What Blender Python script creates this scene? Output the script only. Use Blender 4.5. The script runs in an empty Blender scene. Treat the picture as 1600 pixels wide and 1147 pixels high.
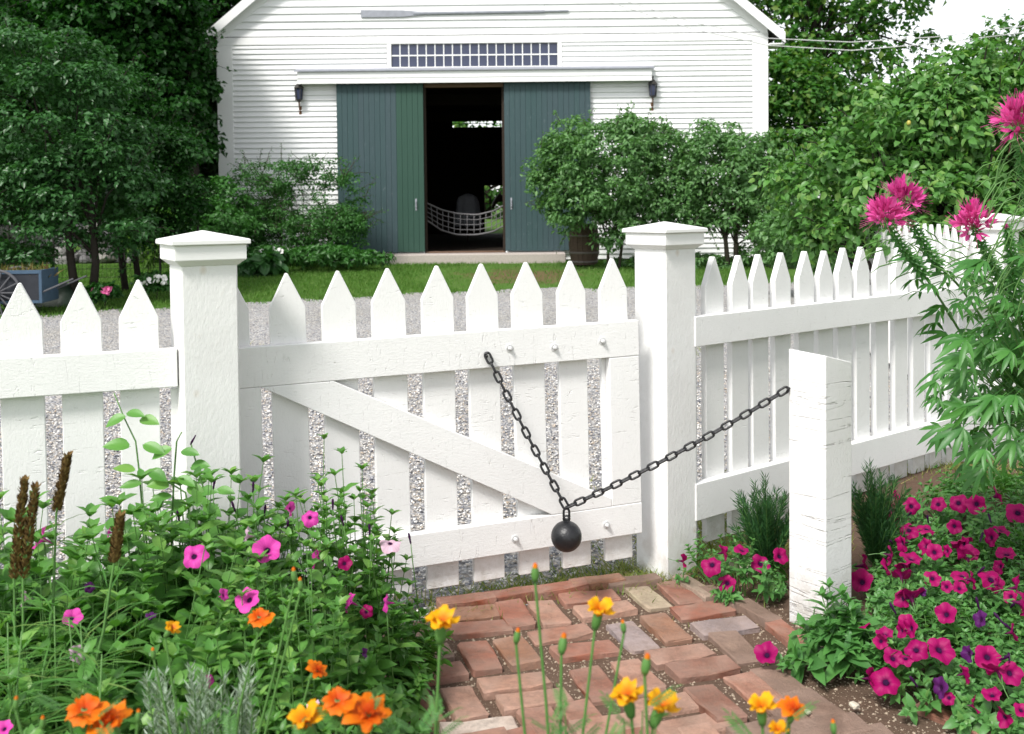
import bpy, bmesh, math, random
import numpy as np
from mathutils import Vector, Matrix, Euler
random.seed(7); RNG = np.random.default_rng(7)
R = math.radians
scn = bpy.context.scene
COL = scn.collection

# ---------------------------------------------------------------- camera, sky, sun, exposure
EYE = 1.6; TILT = 1.7; ROLL = -0.01; SHIFT = -0.1272
cam_d = bpy.data.cameras.new('camera'); cam = bpy.data.objects.new('camera', cam_d); COL.objects.link(cam)
cam_d.sensor_width = 36; cam_d.lens = 36; cam_d.shift_y = SHIFT
cam_d.clip_start = 0.05; cam_d.clip_end = 2000
CAM_M = Euler((R(90 - TILT), 0, 0)).to_matrix() @ Matrix.Rotation(ROLL, 3, 'Z')
cam.matrix_world = Matrix.Translation((0, 0, EYE)) @ CAM_M.to_4x4()
cam_d.dof.use_dof = True; cam_d.dof.focus_distance = 4.5; cam_d.dof.aperture_fstop = 5.6
scn.camera = cam
SUN_EL, SUN_AZ = 50, 214            # azimuth: 0 = +Y, clockwise; the light comes from behind left of the camera
world = bpy.data.worlds.new('World'); scn.world = world; world.use_nodes = True
wn, wl = world.node_tree.nodes, world.node_tree.links
sky = wn.new('ShaderNodeTexSky'); sky.sky_type = 'NISHITA'; sky.sun_disc = False
sky.sun_elevation = R(SUN_EL); sky.sun_rotation = R(SUN_AZ); sky.air_density = 1.0; sky.dust_density = 1.0; sky.ozone_density = 1.0
hs = wn.new('ShaderNodeHueSaturation'); hs.inputs['Saturation'].default_value = 0.16
wl.new(sky.outputs[0], hs.inputs['Color']); wl.new(hs.outputs[0], wn['Background'].inputs['Color'])
wn['Background'].inputs['Strength'].default_value = 0.118
sun_d = bpy.data.lights.new('sun', 'SUN'); sun = bpy.data.objects.new('sun', sun_d); COL.objects.link(sun)
sun_d.energy = 2.1; sun_d.angle = R(13); sun_d.color = (1.0, 0.97, 0.92)
_a, _e = R(SUN_AZ), R(SUN_EL)
sun.rotation_euler = Vector((math.sin(_a) * math.cos(_e), math.cos(_a) * math.cos(_e), math.sin(_e))).to_track_quat('Z', 'Y').to_euler()
scn.view_settings.view_transform = 'Standard'; scn.view_settings.look = 'None'; scn.view_settings.gamma = 1
scn.view_settings.use_curve_mapping = False; scn.view_settings.exposure = 1.04
scn.cycles.max_bounces = 8; scn.cycles.transparent_max_bounces = 8
scn.cycles.use_denoising = True

# ---------------------------------------------------------------- helpers
def ray(px, py):                     # direction of a picture point (photograph 1600 x 1147)
    return CAM_M @ Vector(((px - 800) / 1600, (573.5 - py) / 1600 + SHIFT, -1))
def at(px, py, Y):                   # the point at depth Y
    d = ray(px, py); t = Y / d.y
    return Vector((d.x * t, Y, EYE + d.z * t))
def sstep(a, b, x):
    t = min(max((x - a) / (b - a), 0), 1); return t * t * (3 - 2 * t)
def gz(x, y):                        # height of the ground
    z = 0.0225 * min(max(y - 4.5, 0), 17.6)
    z += 0.09 * math.exp(-((x - 2.3) / 0.9) ** 2 - ((y - 5.5) / 0.9) ** 2)
    z += 0.5 * sstep(24, 60, y)
    return z
def on_ground(px, py, z=None):
    d = ray(px, py); Y = 4.0
    for _ in range(30):
        p = at(px, py, Y); g = gz(p.x, p.y) if z is None else z
        Y = (g - EYE) / d.z * d.y
        Y = min(max(Y, 0.5), 200)
    return at(px, py, Y)
def plane_hit(px, py, o, phi, off=0.0):    # picture point -> (s, z) on the upright plane through o, direction phi
    d = ray(px, py); u = Vector((math.cos(phi), math.sin(phi))); n = Vector((-u.y, u.x))
    q = Vector((o[0], o[1])) + n * off
    t = q.dot(n) / (d.x * n.x + d.y * n.y)
    p = Vector((d.x * t, d.y * t)); return (p - Vector((o[0], o[1]))).dot(u), EYE + d.z * t

def tag(o, label=None, cat=None, group=None, kind=None):
    if label: o['label'] = label
    if cat: o['category'] = cat
    if group: o['group'] = group
    if kind: o['kind'] = kind
    return o
def link(o, parent=None):
    COL.objects.link(o)
    if parent is not None: o.parent = parent
    return o
def empty(name, loc=(0, 0, 0), rz=0.0, parent=None, rot=None):
    o = bpy.data.objects.new(name, None); o.empty_display_size = 0.1
    o.location = loc; o.rotation_euler = rot if rot else (0, 0, rz)
    return link(o, parent)
def inst(name, me, parent=None, loc=(0, 0, 0), rot=(0, 0, 0), sc=(1, 1, 1)):
    o = bpy.data.objects.new(name, me); o.location = loc
    if isinstance(rot, Matrix): o.rotation_euler = rot.to_euler()
    else: o.rotation_euler = rot
    o.scale = (sc, sc, sc) if isinstance(sc, (int, float)) else sc
    return link(o, parent)
def copy_tree(o, parent=None):
    c = o.copy(); link(c); c.parent = parent
    for ch in list(o.children): copy_tree(ch, c)
    return c
def mesh(name, verts, faces, mat=None, smooth=False, mids=None):
    me = bpy.data.meshes.new(name); me.from_pydata([tuple(v) for v in verts], [], faces)
    for m in (mat if isinstance(mat, (list, tuple)) else [mat]):
        if m: me.materials.append(m)
    if mids is not None: me.polygons.foreach_set('material_index', mids)
    if smooth: me.polygons.foreach_set('use_smooth', [True] * len(me.polygons))
    me.update(); return me
def fast_mesh(name, V, F, mat, smooth=False):     # V (n,3), F (m,3) or (m,4) arrays
    V = np.asarray(V, np.float32); F = np.asarray(F, np.int32); k = F.shape[1]
    me = bpy.data.meshes.new(name)
    me.vertices.add(len(V)); me.vertices.foreach_set('co', V.ravel())
    me.loops.add(F.size); me.loops.foreach_set('vertex_index', F.ravel())
    me.polygons.add(len(F)); me.polygons.foreach_set('loop_start', np.arange(0, F.size, k, dtype=np.int32))
    if smooth: me.polygons.foreach_set('use_smooth', np.ones(len(F), bool))
    me.materials.append(mat); me.update(calc_edges=True); me.validate(); return me
class MB:
    def __init__(s): s.v = []; s.f = []; s.m = []
    def add(s, v, f, mi=0):
        k = len(s.v); s.v += [tuple(p) for p in v]; s.f += [tuple(i + k for i in q) for q in f]; s.m += [mi] * len(f); return s
    def box(s, x0, x1, y0, y1, z0, z1, mi=0, M=None):
        v = [Vector((x, y, z)) for z in (z0, z1) for y in (y0, y1) for x in (x0, x1)]
        if M is not None: v = [M @ p for p in v]
        return s.add(v, [(0, 2, 3, 1), (4, 5, 7, 6), (0, 1, 5, 4), (2, 6, 7, 3), (0, 4, 6, 2), (1, 3, 7, 5)], mi)
    def prism(s, poly, y0, y1, mi=0):          # polygon in local x, z; extruded along y (y0 towards the viewer)
        n = len(poly); v = [(x, y0, z) for x, z in poly] + [(x, y1, z) for x, z in poly]
        a = sum(poly[i][0] * poly[(i + 1) % n][1] - poly[(i + 1) % n][0] * poly[i][1] for i in range(n))
        f = [tuple(range(n)), tuple(range(2 * n - 1, n - 1, -1))] + [(i, i + n, (i + 1) % n + n, (i + 1) % n) for i in range(n)]
        if a < 0: f = [q[::-1] for q in f]
        return s.add(v, f, mi)
    def tube(s, pts, r, n=6, cap=True, mi=0):
        pts = [Vector(p) for p in pts]; rs = r if isinstance(r, (list, tuple)) else [r] * len(pts)
        k = len(s.v); ref = Vector((0.31, 0.2, 0.93))
        d0 = (pts[1] - pts[0]).normalized()
        if abs(d0.dot(ref)) > 0.95: ref = Vector((1, 0, 0))
        for i, p in enumerate(pts):
            d = (pts[min(i + 1, len(pts) - 1)] - pts[max(i - 1, 0)]).normalized()
            a = d.cross(ref).normalized(); b = a.cross(d)
            ref = b.cross(a) if False else ref
            for j in range(n):
                t = 2 * math.pi * j / n; s.v.append(tuple(p + (a * math.cos(t) + b * math.sin(t)) * rs[i]))
        for i in range(len(pts) - 1):
            for j in range(n):
                q = (k + i * n + j, k + i * n + (j + 1) % n, k + (i + 1) * n + (j + 1) % n, k + (i + 1) * n + j)
                s.f.append(q[::-1]); s.m.append(mi)
        if cap:
            s.f.append(tuple(k + j for j in range(n))); s.f.append(tuple(k + (len(pts) - 1) * n + j for j in range(n - 1, -1, -1))); s.m += [mi, mi]
        return s
    def lathe(s, prof, n=16, c=(0, 0, 0), mi=0):
        k = len(s.v)
        for r, z in prof:
            for j in range(n):
                t = 2 * math.pi * j / n; s.v.append((c[0] + r * math.cos(t), c[1] + r * math.sin(t), c[2] + z))
        for i in range(len(prof) - 1):
            for j in range(n):
                s.f.append((k + i * n + j, k + i * n + (j + 1) % n, k + (i + 1) * n + (j + 1) % n, k + (i + 1) * n + j)); s.m.append(mi)
        return s
    def me(s, name, mat, smooth=False): return mesh(name, s.v, s.f, mat, smooth, s.m)
    def build(s, name, mat, parent=None, smooth=False, loc=(0, 0, 0), rot=(0, 0, 0)):
        return inst(name, s.me(name, mat, smooth), parent, loc, rot)
def beveled(name, me, w=0.003, seg=1):
    bm = bmesh.new(); bm.from_mesh(me)
    bmesh.ops.bevel(bm, geom=[e for e in bm.edges], offset=w, segments=seg, affect='EDGES', profile=0.5, clamp_overlap=True)
    bm.to_mesh(me); bm.free(); return me
def board(name, x0, x1, y0, y1, z0, z1, mat, parent, bev=0.003):
    cx, cy, cz = (x0 + x1) / 2, (y0 + y1) / 2, (z0 + z1) / 2
    me = MB().box(x0 - cx, x1 - cx, y0 - cy, y1 - cy, z0 - cz, z1 - cz).me(name, mat)
    if bev: beveled(me.name, me, bev)
    return inst(name, me, parent, (cx, cy, cz))

# ---------------------------------------------------------------- materials
class NT:
    def __init__(s, name):
        s.m = bpy.data.materials.new(name); s.m.use_nodes = True; s.t = s.m.node_tree; s.n = s.t.nodes; s.l = s.t.links
        s.b = s.n['Principled BSDF']; s.out = s.n['Material Output']
    def node(s, typ, **kw):
        nd = s.n.new(typ)
        for k, v in kw.items():
            if k.startswith('i_'):
                key = k[2:]; key = int(key) if key.isdigit() else key.replace('_', ' '); nd.inputs[key].default_value = v
            else: setattr(nd, k, v)
        return nd
    def coord(s, kind='Object', scale=(1, 1, 1), rot=(0, 0, 0)):
        tc = s.node('ShaderNodeTexCoord'); mp = s.node('ShaderNodeMapping'); mp.inputs['Scale'].default_value = scale; mp.inputs['Rotation'].default_value = rot
        s.l.new(tc.outputs[kind], mp.inputs['Vector']); return mp.outputs[0]
    def rcoord(s, scale=(1, 1, 1)):          # object coordinates shifted per object, so that copies differ
        tc = s.node('ShaderNodeTexCoord'); oi = s.node('ShaderNodeObjectInfo'); m = s.node('ShaderNodeMath', operation='MULTIPLY'); m.inputs[1].default_value = 61.7
        s.l.new(oi.outputs['Random'], m.inputs[0]); ad = s.node('ShaderNodeVectorMath', operation='ADD'); s.l.new(tc.outputs['Object'], ad.inputs[0]); s.l.new(m.outputs[0], ad.inputs[1])
        mp = s.node('ShaderNodeMapping'); mp.inputs['Scale'].default_value = scale; s.l.new(ad.outputs[0], mp.inputs['Vector']); return mp.outputs[0]
    def pos(s, scale=(1, 1, 1)):
        g = s.node('ShaderNodeNewGeometry'); mp = s.node('ShaderNodeMapping'); mp.inputs['Scale'].default_value = scale
        s.l.new(g.outputs['Position'], mp.inputs['Vector']); return mp.outputs[0]
    def noise(s, vec, scale, detail=4, rough=0.6, out='Fac'):
        nd = s.node('ShaderNodeTexNoise', i_Scale=scale, i_Detail=detail, i_Roughness=rough)
        s.l.new(vec, nd.inputs['Vector']); return nd.outputs[out]
    def ramp(s, fac, stops, interp='LINEAR'):
        nd = s.node('ShaderNodeValToRGB'); cr = nd.color_ramp; cr.interpolation = interp
        while len(cr.elements) < len(stops): cr.elements.new(0.5)
        for e, (p, c) in zip(cr.elements, stops):
            e.position = p; e.color = (c, c, c, 1) if isinstance(c, (int, float)) else (*c, 1)
        s.l.new(fac, nd.inputs[0]); return nd.outputs[0]
    def mix(s, fac, a, b, mode='MIX'):
        nd = s.node('ShaderNodeMix', data_type='RGBA', blend_type=mode)
        for sock, v in ((nd.inputs[0], fac), (nd.inputs[6], a), (nd.inputs[7], b)):
            if isinstance(v, (int, float)): sock.default_value = v if sock == nd.inputs[0] else (v, v, v, 1)
            elif isinstance(v, tuple): sock.default_value = (*v, 1)
            else: s.l.new(v, sock)
        return nd.outputs[2]
    def bump(s, h, strength=0.3, dist=0.01):
        nd = s.node('ShaderNodeBump', i_Strength=strength, i_Distance=dist); s.l.new(h, nd.inputs['Height']); s.l.new(nd.outputs[0], s.b.inputs['Normal']); return nd
    def base(s, c, rough=None, spec=None):
        if isinstance(c, tuple): s.b.inputs['Base Color'].default_value = (*c, 1)
        else: s.l.new(c, s.b.inputs['Base Color'])
        if rough is not None:
            if isinstance(rough, (int, float)): s.b.inputs['Roughness'].default_value = rough
            else: s.l.new(rough, s.b.inputs['Roughness'])
        if spec is not None: s.b.inputs['Specular IOR Level'].default_value = spec
        return s.m
def plain(name, c, rough=0.6, spec=0.3, var=0.25, scale=20, bump=0.0):
    t = NT(name); v = t.coord(); n = t.noise(v, scale)
    col = t.mix(n, tuple(x * (1 - var) for x in c), tuple(min(1, x * (1 + var)) for x in c)); t.base(col, rough, spec)
    if bump: t.bump(t.noise(v, scale * 3), bump, 0.01)
    return t.m
def objrand(t):
    return t.node('ShaderNodeObjectInfo').outputs['Random']

def white_paint(name, along='x', col=0.8, saw=1.0, kc=0.22, m0=0.5, sx_=3):
    t = NT(name); X = along == 'x'
    v = t.rcoord(); grain = t.noise(t.rcoord((14, 60, 60) if X else (60, 60, 14)), 3.0, 5, 0.75)
    speck = t.noise(v, 120, 4, 0.8); big = t.noise(v, 3.5, 4, 0.65)
    c = t.mix(t.ramp(big, [(0.35, 0.0), (0.75, 1.0)]), (col, col * 0.995, col * 0.985), (col * 0.95, col * 0.945, col * 0.935))
    c = t.mix(t.ramp(grain, [(0.3, 0.4), (0.48, 0.0)]), c, (col * 0.86, col * 0.855, col * 0.85))
    c = t.mix(t.ramp(speck, [(0.67, 0.0), (0.78, 0.4)]), c, (0.55, 0.5, 0.45))
    ln = t.noise(t.rcoord((22, 3, 3) if X else (sx_, sx_, 22)), 1.0, 2, 0.5)        # saw marks across the board
    crack = t.ramp(ln, [(0.488, 0.0), (0.5, 1.0), (0.512, 0.0)])
    crack = t.mix(1.0, crack, t.ramp(t.noise(v, 26, 4, 0.8), [(m0, 0.0), (m0 + 0.14, 1.0)]), 'MULTIPLY')
    c = t.mix(t.mix(1.0, crack, kc, 'MULTIPLY'), c, (0.42, 0.4, 0.38))
    sep = t.node('ShaderNodeSeparateXYZ'); t.l.new(t.pos(), sep.inputs[0])          # soil splashed on the lowest hand's breadth
    dirt = t.mix(1.0, t.ramp(sep.outputs[2], [(0.03, 1.0), (0.24, 0.0)]), t.ramp(t.noise(v, 18, 5, 0.75), [(0.38, 0.0), (0.7, 0.75)]), 'MULTIPLY')
    c = t.mix(dirt, c, (0.36, 0.31, 0.24))
    t.base(c, 0.55, 0.3)
    h = t.mix(0.45, t.mix(0.5, grain, speck), t.mix(1.0, (1.0, 1.0, 1.0), crack, 'SUBTRACT'))
    t.bump(h, 0.6 * saw, 0.008); return t.m
M_FENCE_X = white_paint('white_rail_paint', 'x', 0.80)
M_FENCE_Z = white_paint('white_picket_paint', 'z', 0.80)
M_SHORT = white_paint('white_rough_sawn_post_paint', 'z', 0.8, 2.0, 0.24, 0.42, 0.9)
def post_paint():
    t = NT('white_post_paint'); v = t.rcoord()
    n1 = t.noise(t.rcoord((1, 1, 0.5)), 75, 5, 0.75); big = t.noise(v, 5, 4)
    c = t.mix(t.ramp(big, [(0.4, 0.0), (0.8, 1.0)]), (0.79, 0.785, 0.775), (0.74, 0.73, 0.72))
    k = t.node('ShaderNodeTexVoronoi', i_Scale=5.0); t.l.new(t.coord(scale=(1.3, 1.3, 1)), k.inputs['Vector'])
    knot = t.ramp(k.outputs['Distance'], [(0.03, 1.0), (0.11, 0.0)])
    c = t.mix(t.mix(1.0, knot, 0.5, 'MULTIPLY'), c, (0.55, 0.43, 0.3))
    spk = t.ramp(n1, [(0.6, 0.0), (0.74, 0.55)]); c = t.mix(spk, c, (0.66, 0.62, 0.57))
    sep = t.node('ShaderNodeSeparateXYZ'); t.l.new(t.pos(), sep.inputs[0])
    dirt = t.mix(1.0, t.ramp(sep.outputs[2], [(0.0, 1.0), (0.22, 0.0)]), t.ramp(t.noise(v, 16, 5), [(0.4, 0.0), (0.7, 0.7)]), 'MULTIPLY')
    c = t.mix(dirt, c, (0.42, 0.36, 0.3))
    t.base(c, 0.6, 0.25); t.bump(n1, 0.4, 0.006); return t.m
M_POST = post_paint()
M_CAP = plain('white_cap_paint', (0.8, 0.795, 0.785), 0.5, 0.3, 0.03, 8, 0.1)
def siding():
    t = NT('white_clapboard_paint'); v = t.rcoord((1, 1, 4))
    n = t.noise(v, 4, 5, 0.7); r = objrand(t)
    c = t.mix(n, (0.79, 0.795, 0.8), (0.84, 0.84, 0.84))
    c = t.mix(t.mix(1.0, r, 0.25, 'MULTIPLY'), c, (0.68, 0.69, 0.7))
    peel = t.ramp(t.noise(t.rcoord((2.0, 1, 9)), 5, 6, 0.8), [(0.63, 0.0), (0.7, 0.6)])
    c = t.mix(peel, c, (0.5, 0.48, 0.45)); t.base(c, 0.6, 0.25); t.bump(n, 0.2, 0.004); return t.m
M_SIDING = siding()
M_TRIM = plain('white_trim_paint', (0.8, 0.8, 0.8), 0.55, 0.25, 0.05, 6)
def door_mat():
    t = NT('faded_teal_door_paint'); v = t.rcoord((3, 3, 0.5)); r = objrand(t)
    n = t.noise(v, 5, 5, 0.7)
    c = t.mix(n, (0.036, 0.062, 0.07), (0.055, 0.086, 0.096))
    c = t.mix(t.mix(1.0, r, 0.4, 'MULTIPLY'), c, (0.03, 0.075, 0.07))
    chip = t.ramp(t.noise(t.rcoord((6, 6, 1.4)), 6, 6, 0.85), [(0.62, 0.0), (0.7, 0.7)]); c = t.mix(chip, c, (0.4, 0.42, 0.44))
    t.base(c, 0.6, 0.25); t.bump(n, 0.2, 0.005); return t.m
M_DOOR = door_mat()
def door_green():
    t = NT('faded_green_door_paint'); v = t.coord(scale=(3, 3, 0.5)); n = t.noise(v, 5, 5, 0.7)
    c = t.mix(n, (0.024, 0.062, 0.046), (0.036, 0.084, 0.062))
    chip = t.ramp(t.noise(t.coord(scale=(9, 9, 1.6)), 9, 6, 0.8), [(0.72, 0.0), (0.75, 0.7)]); c = t.mix(chip, c, (0.4, 0.42, 0.4))
    t.base(c, 0.6, 0.25); return t.m
M_DOORG = door_green()
def dark_wood(name, c, var=0.4):
    t = NT(name); n = t.noise(t.coord(scale=(1, 1, 6)), 8, 5); t.base(t.mix(n, tuple(x * (1 - var) for x in c), tuple(x * (1 + var) for x in c)), 0.8, 0.15); return t.m
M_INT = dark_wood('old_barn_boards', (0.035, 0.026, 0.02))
M_BEAM = dark_wood('weathered_beam_wood', (0.16, 0.1, 0.07))
M_IRON = plain('black_iron', (0.012, 0.012, 0.014), 0.38, 0.5, 0.4, 40, 0.2)
M_STEEL = plain('painted_bolt_steel', (0.6, 0.6, 0.6), 0.35, 0.5, 0.2, 60)
M_ROOF = plain('grey_shingles', (0.12, 0.115, 0.11), 0.9, 0.1, 0.4, 9, 0.4)
M_BRONZE = plain('dark_lantern_metal', (0.03, 0.027, 0.025), 0.5, 0.5, 0.4, 30)
M_RUST = plain('rusty_bracket', (0.12, 0.06, 0.03), 0.8, 0.2, 0.5, 30)
M_OAR = plain('weathered_grey_wood', (0.3, 0.31, 0.35), 0.8, 0.15, 0.3, 9, 0.3)
def glass(name, c, rough=0.06):
    t = NT(name); n = t.noise(t.coord(), 2.5, 2); r = objrand(t)
    t.base(t.mix(n, tuple(x * 0.5 for x in c), c), rough, 0.4); t.bump(t.noise(t.coord(), 6, 1), 0.05, 0.02); return t.m
M_PANE = glass('old_window_glass', (0.055, 0.065, 0.12))
def stone_mat(name, cols, scale=5):
    t = NT(name); v = t.coord(); r = objrand(t)
    c = t.ramp(r, [(i / max(1, len(cols) - 1), k) for i, k in enumerate(cols)])
    n = t.noise(v, scale * 3, 6, 0.7); c = t.mix(t.ramp(n, [(0.35, 0.0), (0.7, 1.0)]), t.mix(1.0, c, 0.55, 'MULTIPLY'), c)
    t.base(c, 0.85, 0.2); t.bump(n, 0.5, 0.03); return t.m
M_WALLSTONE = stone_mat('lichen_field_stone', [(0.2, 0.2, 0.2), (0.32, 0.31, 0.3), (0.16, 0.16, 0.17), (0.4, 0.38, 0.35)])
M_GRANITE = plain('pale_granite', (0.42, 0.37, 0.34), 0.85, 0.2, 0.3, 40, 0.3)
def gravel_mat():
    t = NT('gravel_ground'); p = t.pos()
    vo = t.node('ShaderNodeTexVoronoi', i_Scale=42.0); t.l.new(p, vo.inputs['Vector'])
    sep = t.node('ShaderNodeSeparateColor'); t.l.new(vo.outputs['Color'], sep.inputs[0])
    c = t.ramp(sep.outputs[0], [(0.0, (0.2, 0.205, 0.23)), (0.3, (0.42, 0.425, 0.45)), (0.55, (0.6, 0.59, 0.58)), (0.8, (0.5, 0.45, 0.4)), (1.0, (0.8, 0.79, 0.78))])
    c = t.mix(t.ramp(vo.outputs['Distance'], [(0.35, 0.0), (0.8, 0.6)]), c, (0.1, 0.095, 0.09))
    n = t.noise(p, 0.6, 4); c = t.mix(t.ramp(n, [(0.45, 0.0), (0.75, 0.35)]), c, (0.3, 0.28, 0.22))
    t.base(c, 0.85, 0.2)
    inv = t.ramp(vo.outputs['Distance'], [(0.0, 1.0), (0.7, 0.0)]); t.bump(inv, 0.8, 0.03); return t.m
M_GRAVEL = gravel_mat()
def pebble_mat():
    t = NT('pebbles'); g = t.node('ShaderNodeNewGeometry'); r = g.outputs['Random Per Island']
    c = t.ramp(r, [(0.0, (0.1, 0.105, 0.13)), (0.2, (0.3, 0.305, 0.34)), (0.42, (0.5, 0.49, 0.48)), (0.6, (0.46, 0.37, 0.28)), (0.78, (0.66, 0.64, 0.6)), (1.0, (0.85, 0.84, 0.82))])
    t.base(c, 0.75, 0.25); return t.m
M_PEBBLE = pebble_mat()
def lawn_mat():
    t = NT('lawn_ground'); p = t.pos()
    n = t.noise(p, 1.3, 5, 0.7); f = t.noise(p, 30, 4, 0.8)
    c = t.mix(f, (0.045, 0.11, 0.018), (0.11, 0.21, 0.04)); c = t.mix(t.ramp(n, [(0.45, 0.0), (0.8, 0.5)]), c, (0.11, 0.14, 0.045))
    # worn brown ground before the barn door
    sub = t.node('ShaderNodeVectorMath', operation='SUBTRACT'); t.l.new(p, sub.inputs[0]); sub.inputs[1].default_value = (0.2, 19.2, 0.45)
    scl = t.node('ShaderNodeVectorMath', operation='MULTIPLY'); t.l.new(sub.outputs[0], scl.inputs[0]); scl.inputs[1].default_value = (0.42, 0.3, 0)
    ln = t.node('ShaderNodeVectorMath', operation='LENGTH'); t.l.new(scl.outputs[0], ln.inputs[0])
    w = t.node('ShaderNodeMath', operation='ADD'); t.l.new(ln.outputs['Value'], w.inputs[0]); t.l.new(t.ramp(t.noise(p, 2.2, 5, 0.7), [(0.2, 0.0), (0.8, 0.9)]), w.inputs[1])
    c = t.mix(t.ramp(w.outputs[0], [(0.7, 0.85), (1.35, 0.0)]), c, (0.16, 0.105, 0.06))
    t.base(c, 0.9, 0.1); t.bump(f, 0.6, 0.05); return t.m
M_LAWN = lawn_mat()
def soil_mat():
    t = NT('brown_soil'); p = t.pos(); n = t.noise(p, 40, 6, 0.75); b = t.noise(p, 5, 4)
    c = t.mix(n, (0.075, 0.048, 0.035), (0.19, 0.125, 0.09)); c = t.mix(t.ramp(b, [(0.4, 0.0), (0.7, 0.4)]), c, (0.12, 0.09, 0.07))
    t.base(c, 0.95, 0.1); t.bump(n, 0.7, 0.02); return t.m
M_SOIL = soil_mat()
def brick_mat(name, cols):
    t = NT(name); v = t.rcoord(); r = objrand(t)
    c = t.ramp(r, [(i / (len(cols) - 1), k) for i, k in enumerate(cols)])
    n = t.noise(v, 26, 7, 0.8); b = t.noise(v, 6, 6, 0.7)
    c = t.mix(t.ramp(n, [(0.32, 0.75), (0.56, 0.0)]), c, t.mix(1.0, c, 0.42, 'MULTIPLY'))
    c = t.mix(t.ramp(t.noise(v, 9, 5), [(0.52, 0.0), (0.72, 0.4)]), c, (0.4, 0.27, 0.2))
    dp = t.noise(t.pos(), 4.5, 6, 0.75); c = t.mix(t.ramp(dp, [(0.46, 0.0), (0.66, 0.5)]), c, (0.13, 0.088, 0.062))
    g = t.node('ShaderNodeNewGeometry'); c = t.mix(t.ramp(g.outputs['Pointiness'], [(0.52, 0.0), (0.6, 0.35)]), c, (0.55, 0.4, 0.33))
    t.base(c, 0.88, 0.15); t.bump(n, 1.0, 0.012); return t.m
M_BRICK = {'r': brick_mat('red_brick', [(0.26, 0.065, 0.032), (0.31, 0.088, 0.045), (0.2, 0.068, 0.04)]),
           'p': brick_mat('pink_worn_brick', [(0.34, 0.145, 0.095), (0.48, 0.27, 0.19), (0.38, 0.2, 0.145)]),
           'o': brick_mat('orange_brown_brick', [(0.28, 0.1, 0.036), (0.23, 0.09, 0.038)]),
           'g': brick_mat('purple_grey_brick', [(0.27, 0.235, 0.25), (0.33, 0.28, 0.29)]),
           'y': brick_mat('yellow_lichen_brick', [(0.5, 0.42, 0.25), (0.46, 0.4, 0.27)]),
           'w': brick_mat('whitewashed_brick', [(0.7, 0.6, 0.52), (0.66, 0.58, 0.5)]),
           't': brick_mat('tan_brick', [(0.42, 0.32, 0.24), (0.38, 0.3, 0.23)]),
           'm': brick_mat('mud_covered_brick', [(0.14, 0.09, 0.065), (0.17, 0.1, 0.07)])}

# ---------------------------------------------------------------- ground
def sheet(name, xs, ys, mat, off=0.0, inside=None):
    V = []; idx = {}; F = []
    for j, y in enumerate(ys):
        for i, x in enumerate(xs): idx[i, j] = len(V); V.append((x, y, gz(x, y) + off))
    for j in range(len(ys) - 1):
        for i in range(len(xs) - 1):
            if inside is None or inside((xs[i] + xs[i + 1]) / 2, (ys[j] + ys[j + 1]) / 2):
                F.append((idx[i, j], idx[i + 1, j], idx[i + 1, j + 1], idx[i, j + 1]))
    used = sorted({k for f in F for k in f}); mp = {k: n for n, k in enumerate(used)}
    return inst(name, mesh(name, [V[k] for k in used], [tuple(mp[k] for k in f) for f in F], mat, True))
fr = lambda a, b, n: [a + (b - a) * i / n for i in range(n + 1)]
xs = [-400, -200, -100, -60, -40, -25] + fr(-15, 15, 100) + [25, 40, 60, 100, 200, 400]
ys = [-60, -20, -5] + fr(0, 30, 100) + [35, 40, 50, 60, 80, 120, 250, 600]
tag(sheet('lawn', xs, ys, M_LAWN, -0.03), 'green lawn stretching from the gravel drive back to the barn', 'lawn', kind='structure')
def drive_edge(x):
    return 16.7 + 0.37 * min(x, 0) * (1 + 0.03 * abs(min(x, 0))) + 0.12 * x * (x > 0) + 0.14 * math.sin(x * 3.1) + 0.1 * math.sin(x * 7.7 + 1)
def in_bed(x, y):                     # planting soil and brick path before the fence
    yf = 4.3 + 0.35 * (x - 0.65) if x < 0.65 else 4.46 + 0.79 * (x - 0.65)
    yf = max(yf, 2.95) if x < -1.1 else yf
    return y < yf + 0.03 * math.sin(x * 17)
tag(sheet('gravel_drive', fr(-9, 12, 210), fr(2.0, 17.5, 155), M_GRAVEL, -0.024, lambda x, y: y < drive_edge(x) and not in_bed(x, y + 0.08)),
    'pale grey gravel drive behind the white fence', 'drive', kind='structure')
tag(sheet('flower_bed_soil', fr(-2.6, 4.4, 140), fr(1.2, 6.9, 114), M_SOIL, -0.014, in_bed),
    'dark brown garden soil around the brick path', 'soil', kind='structure')

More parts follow.
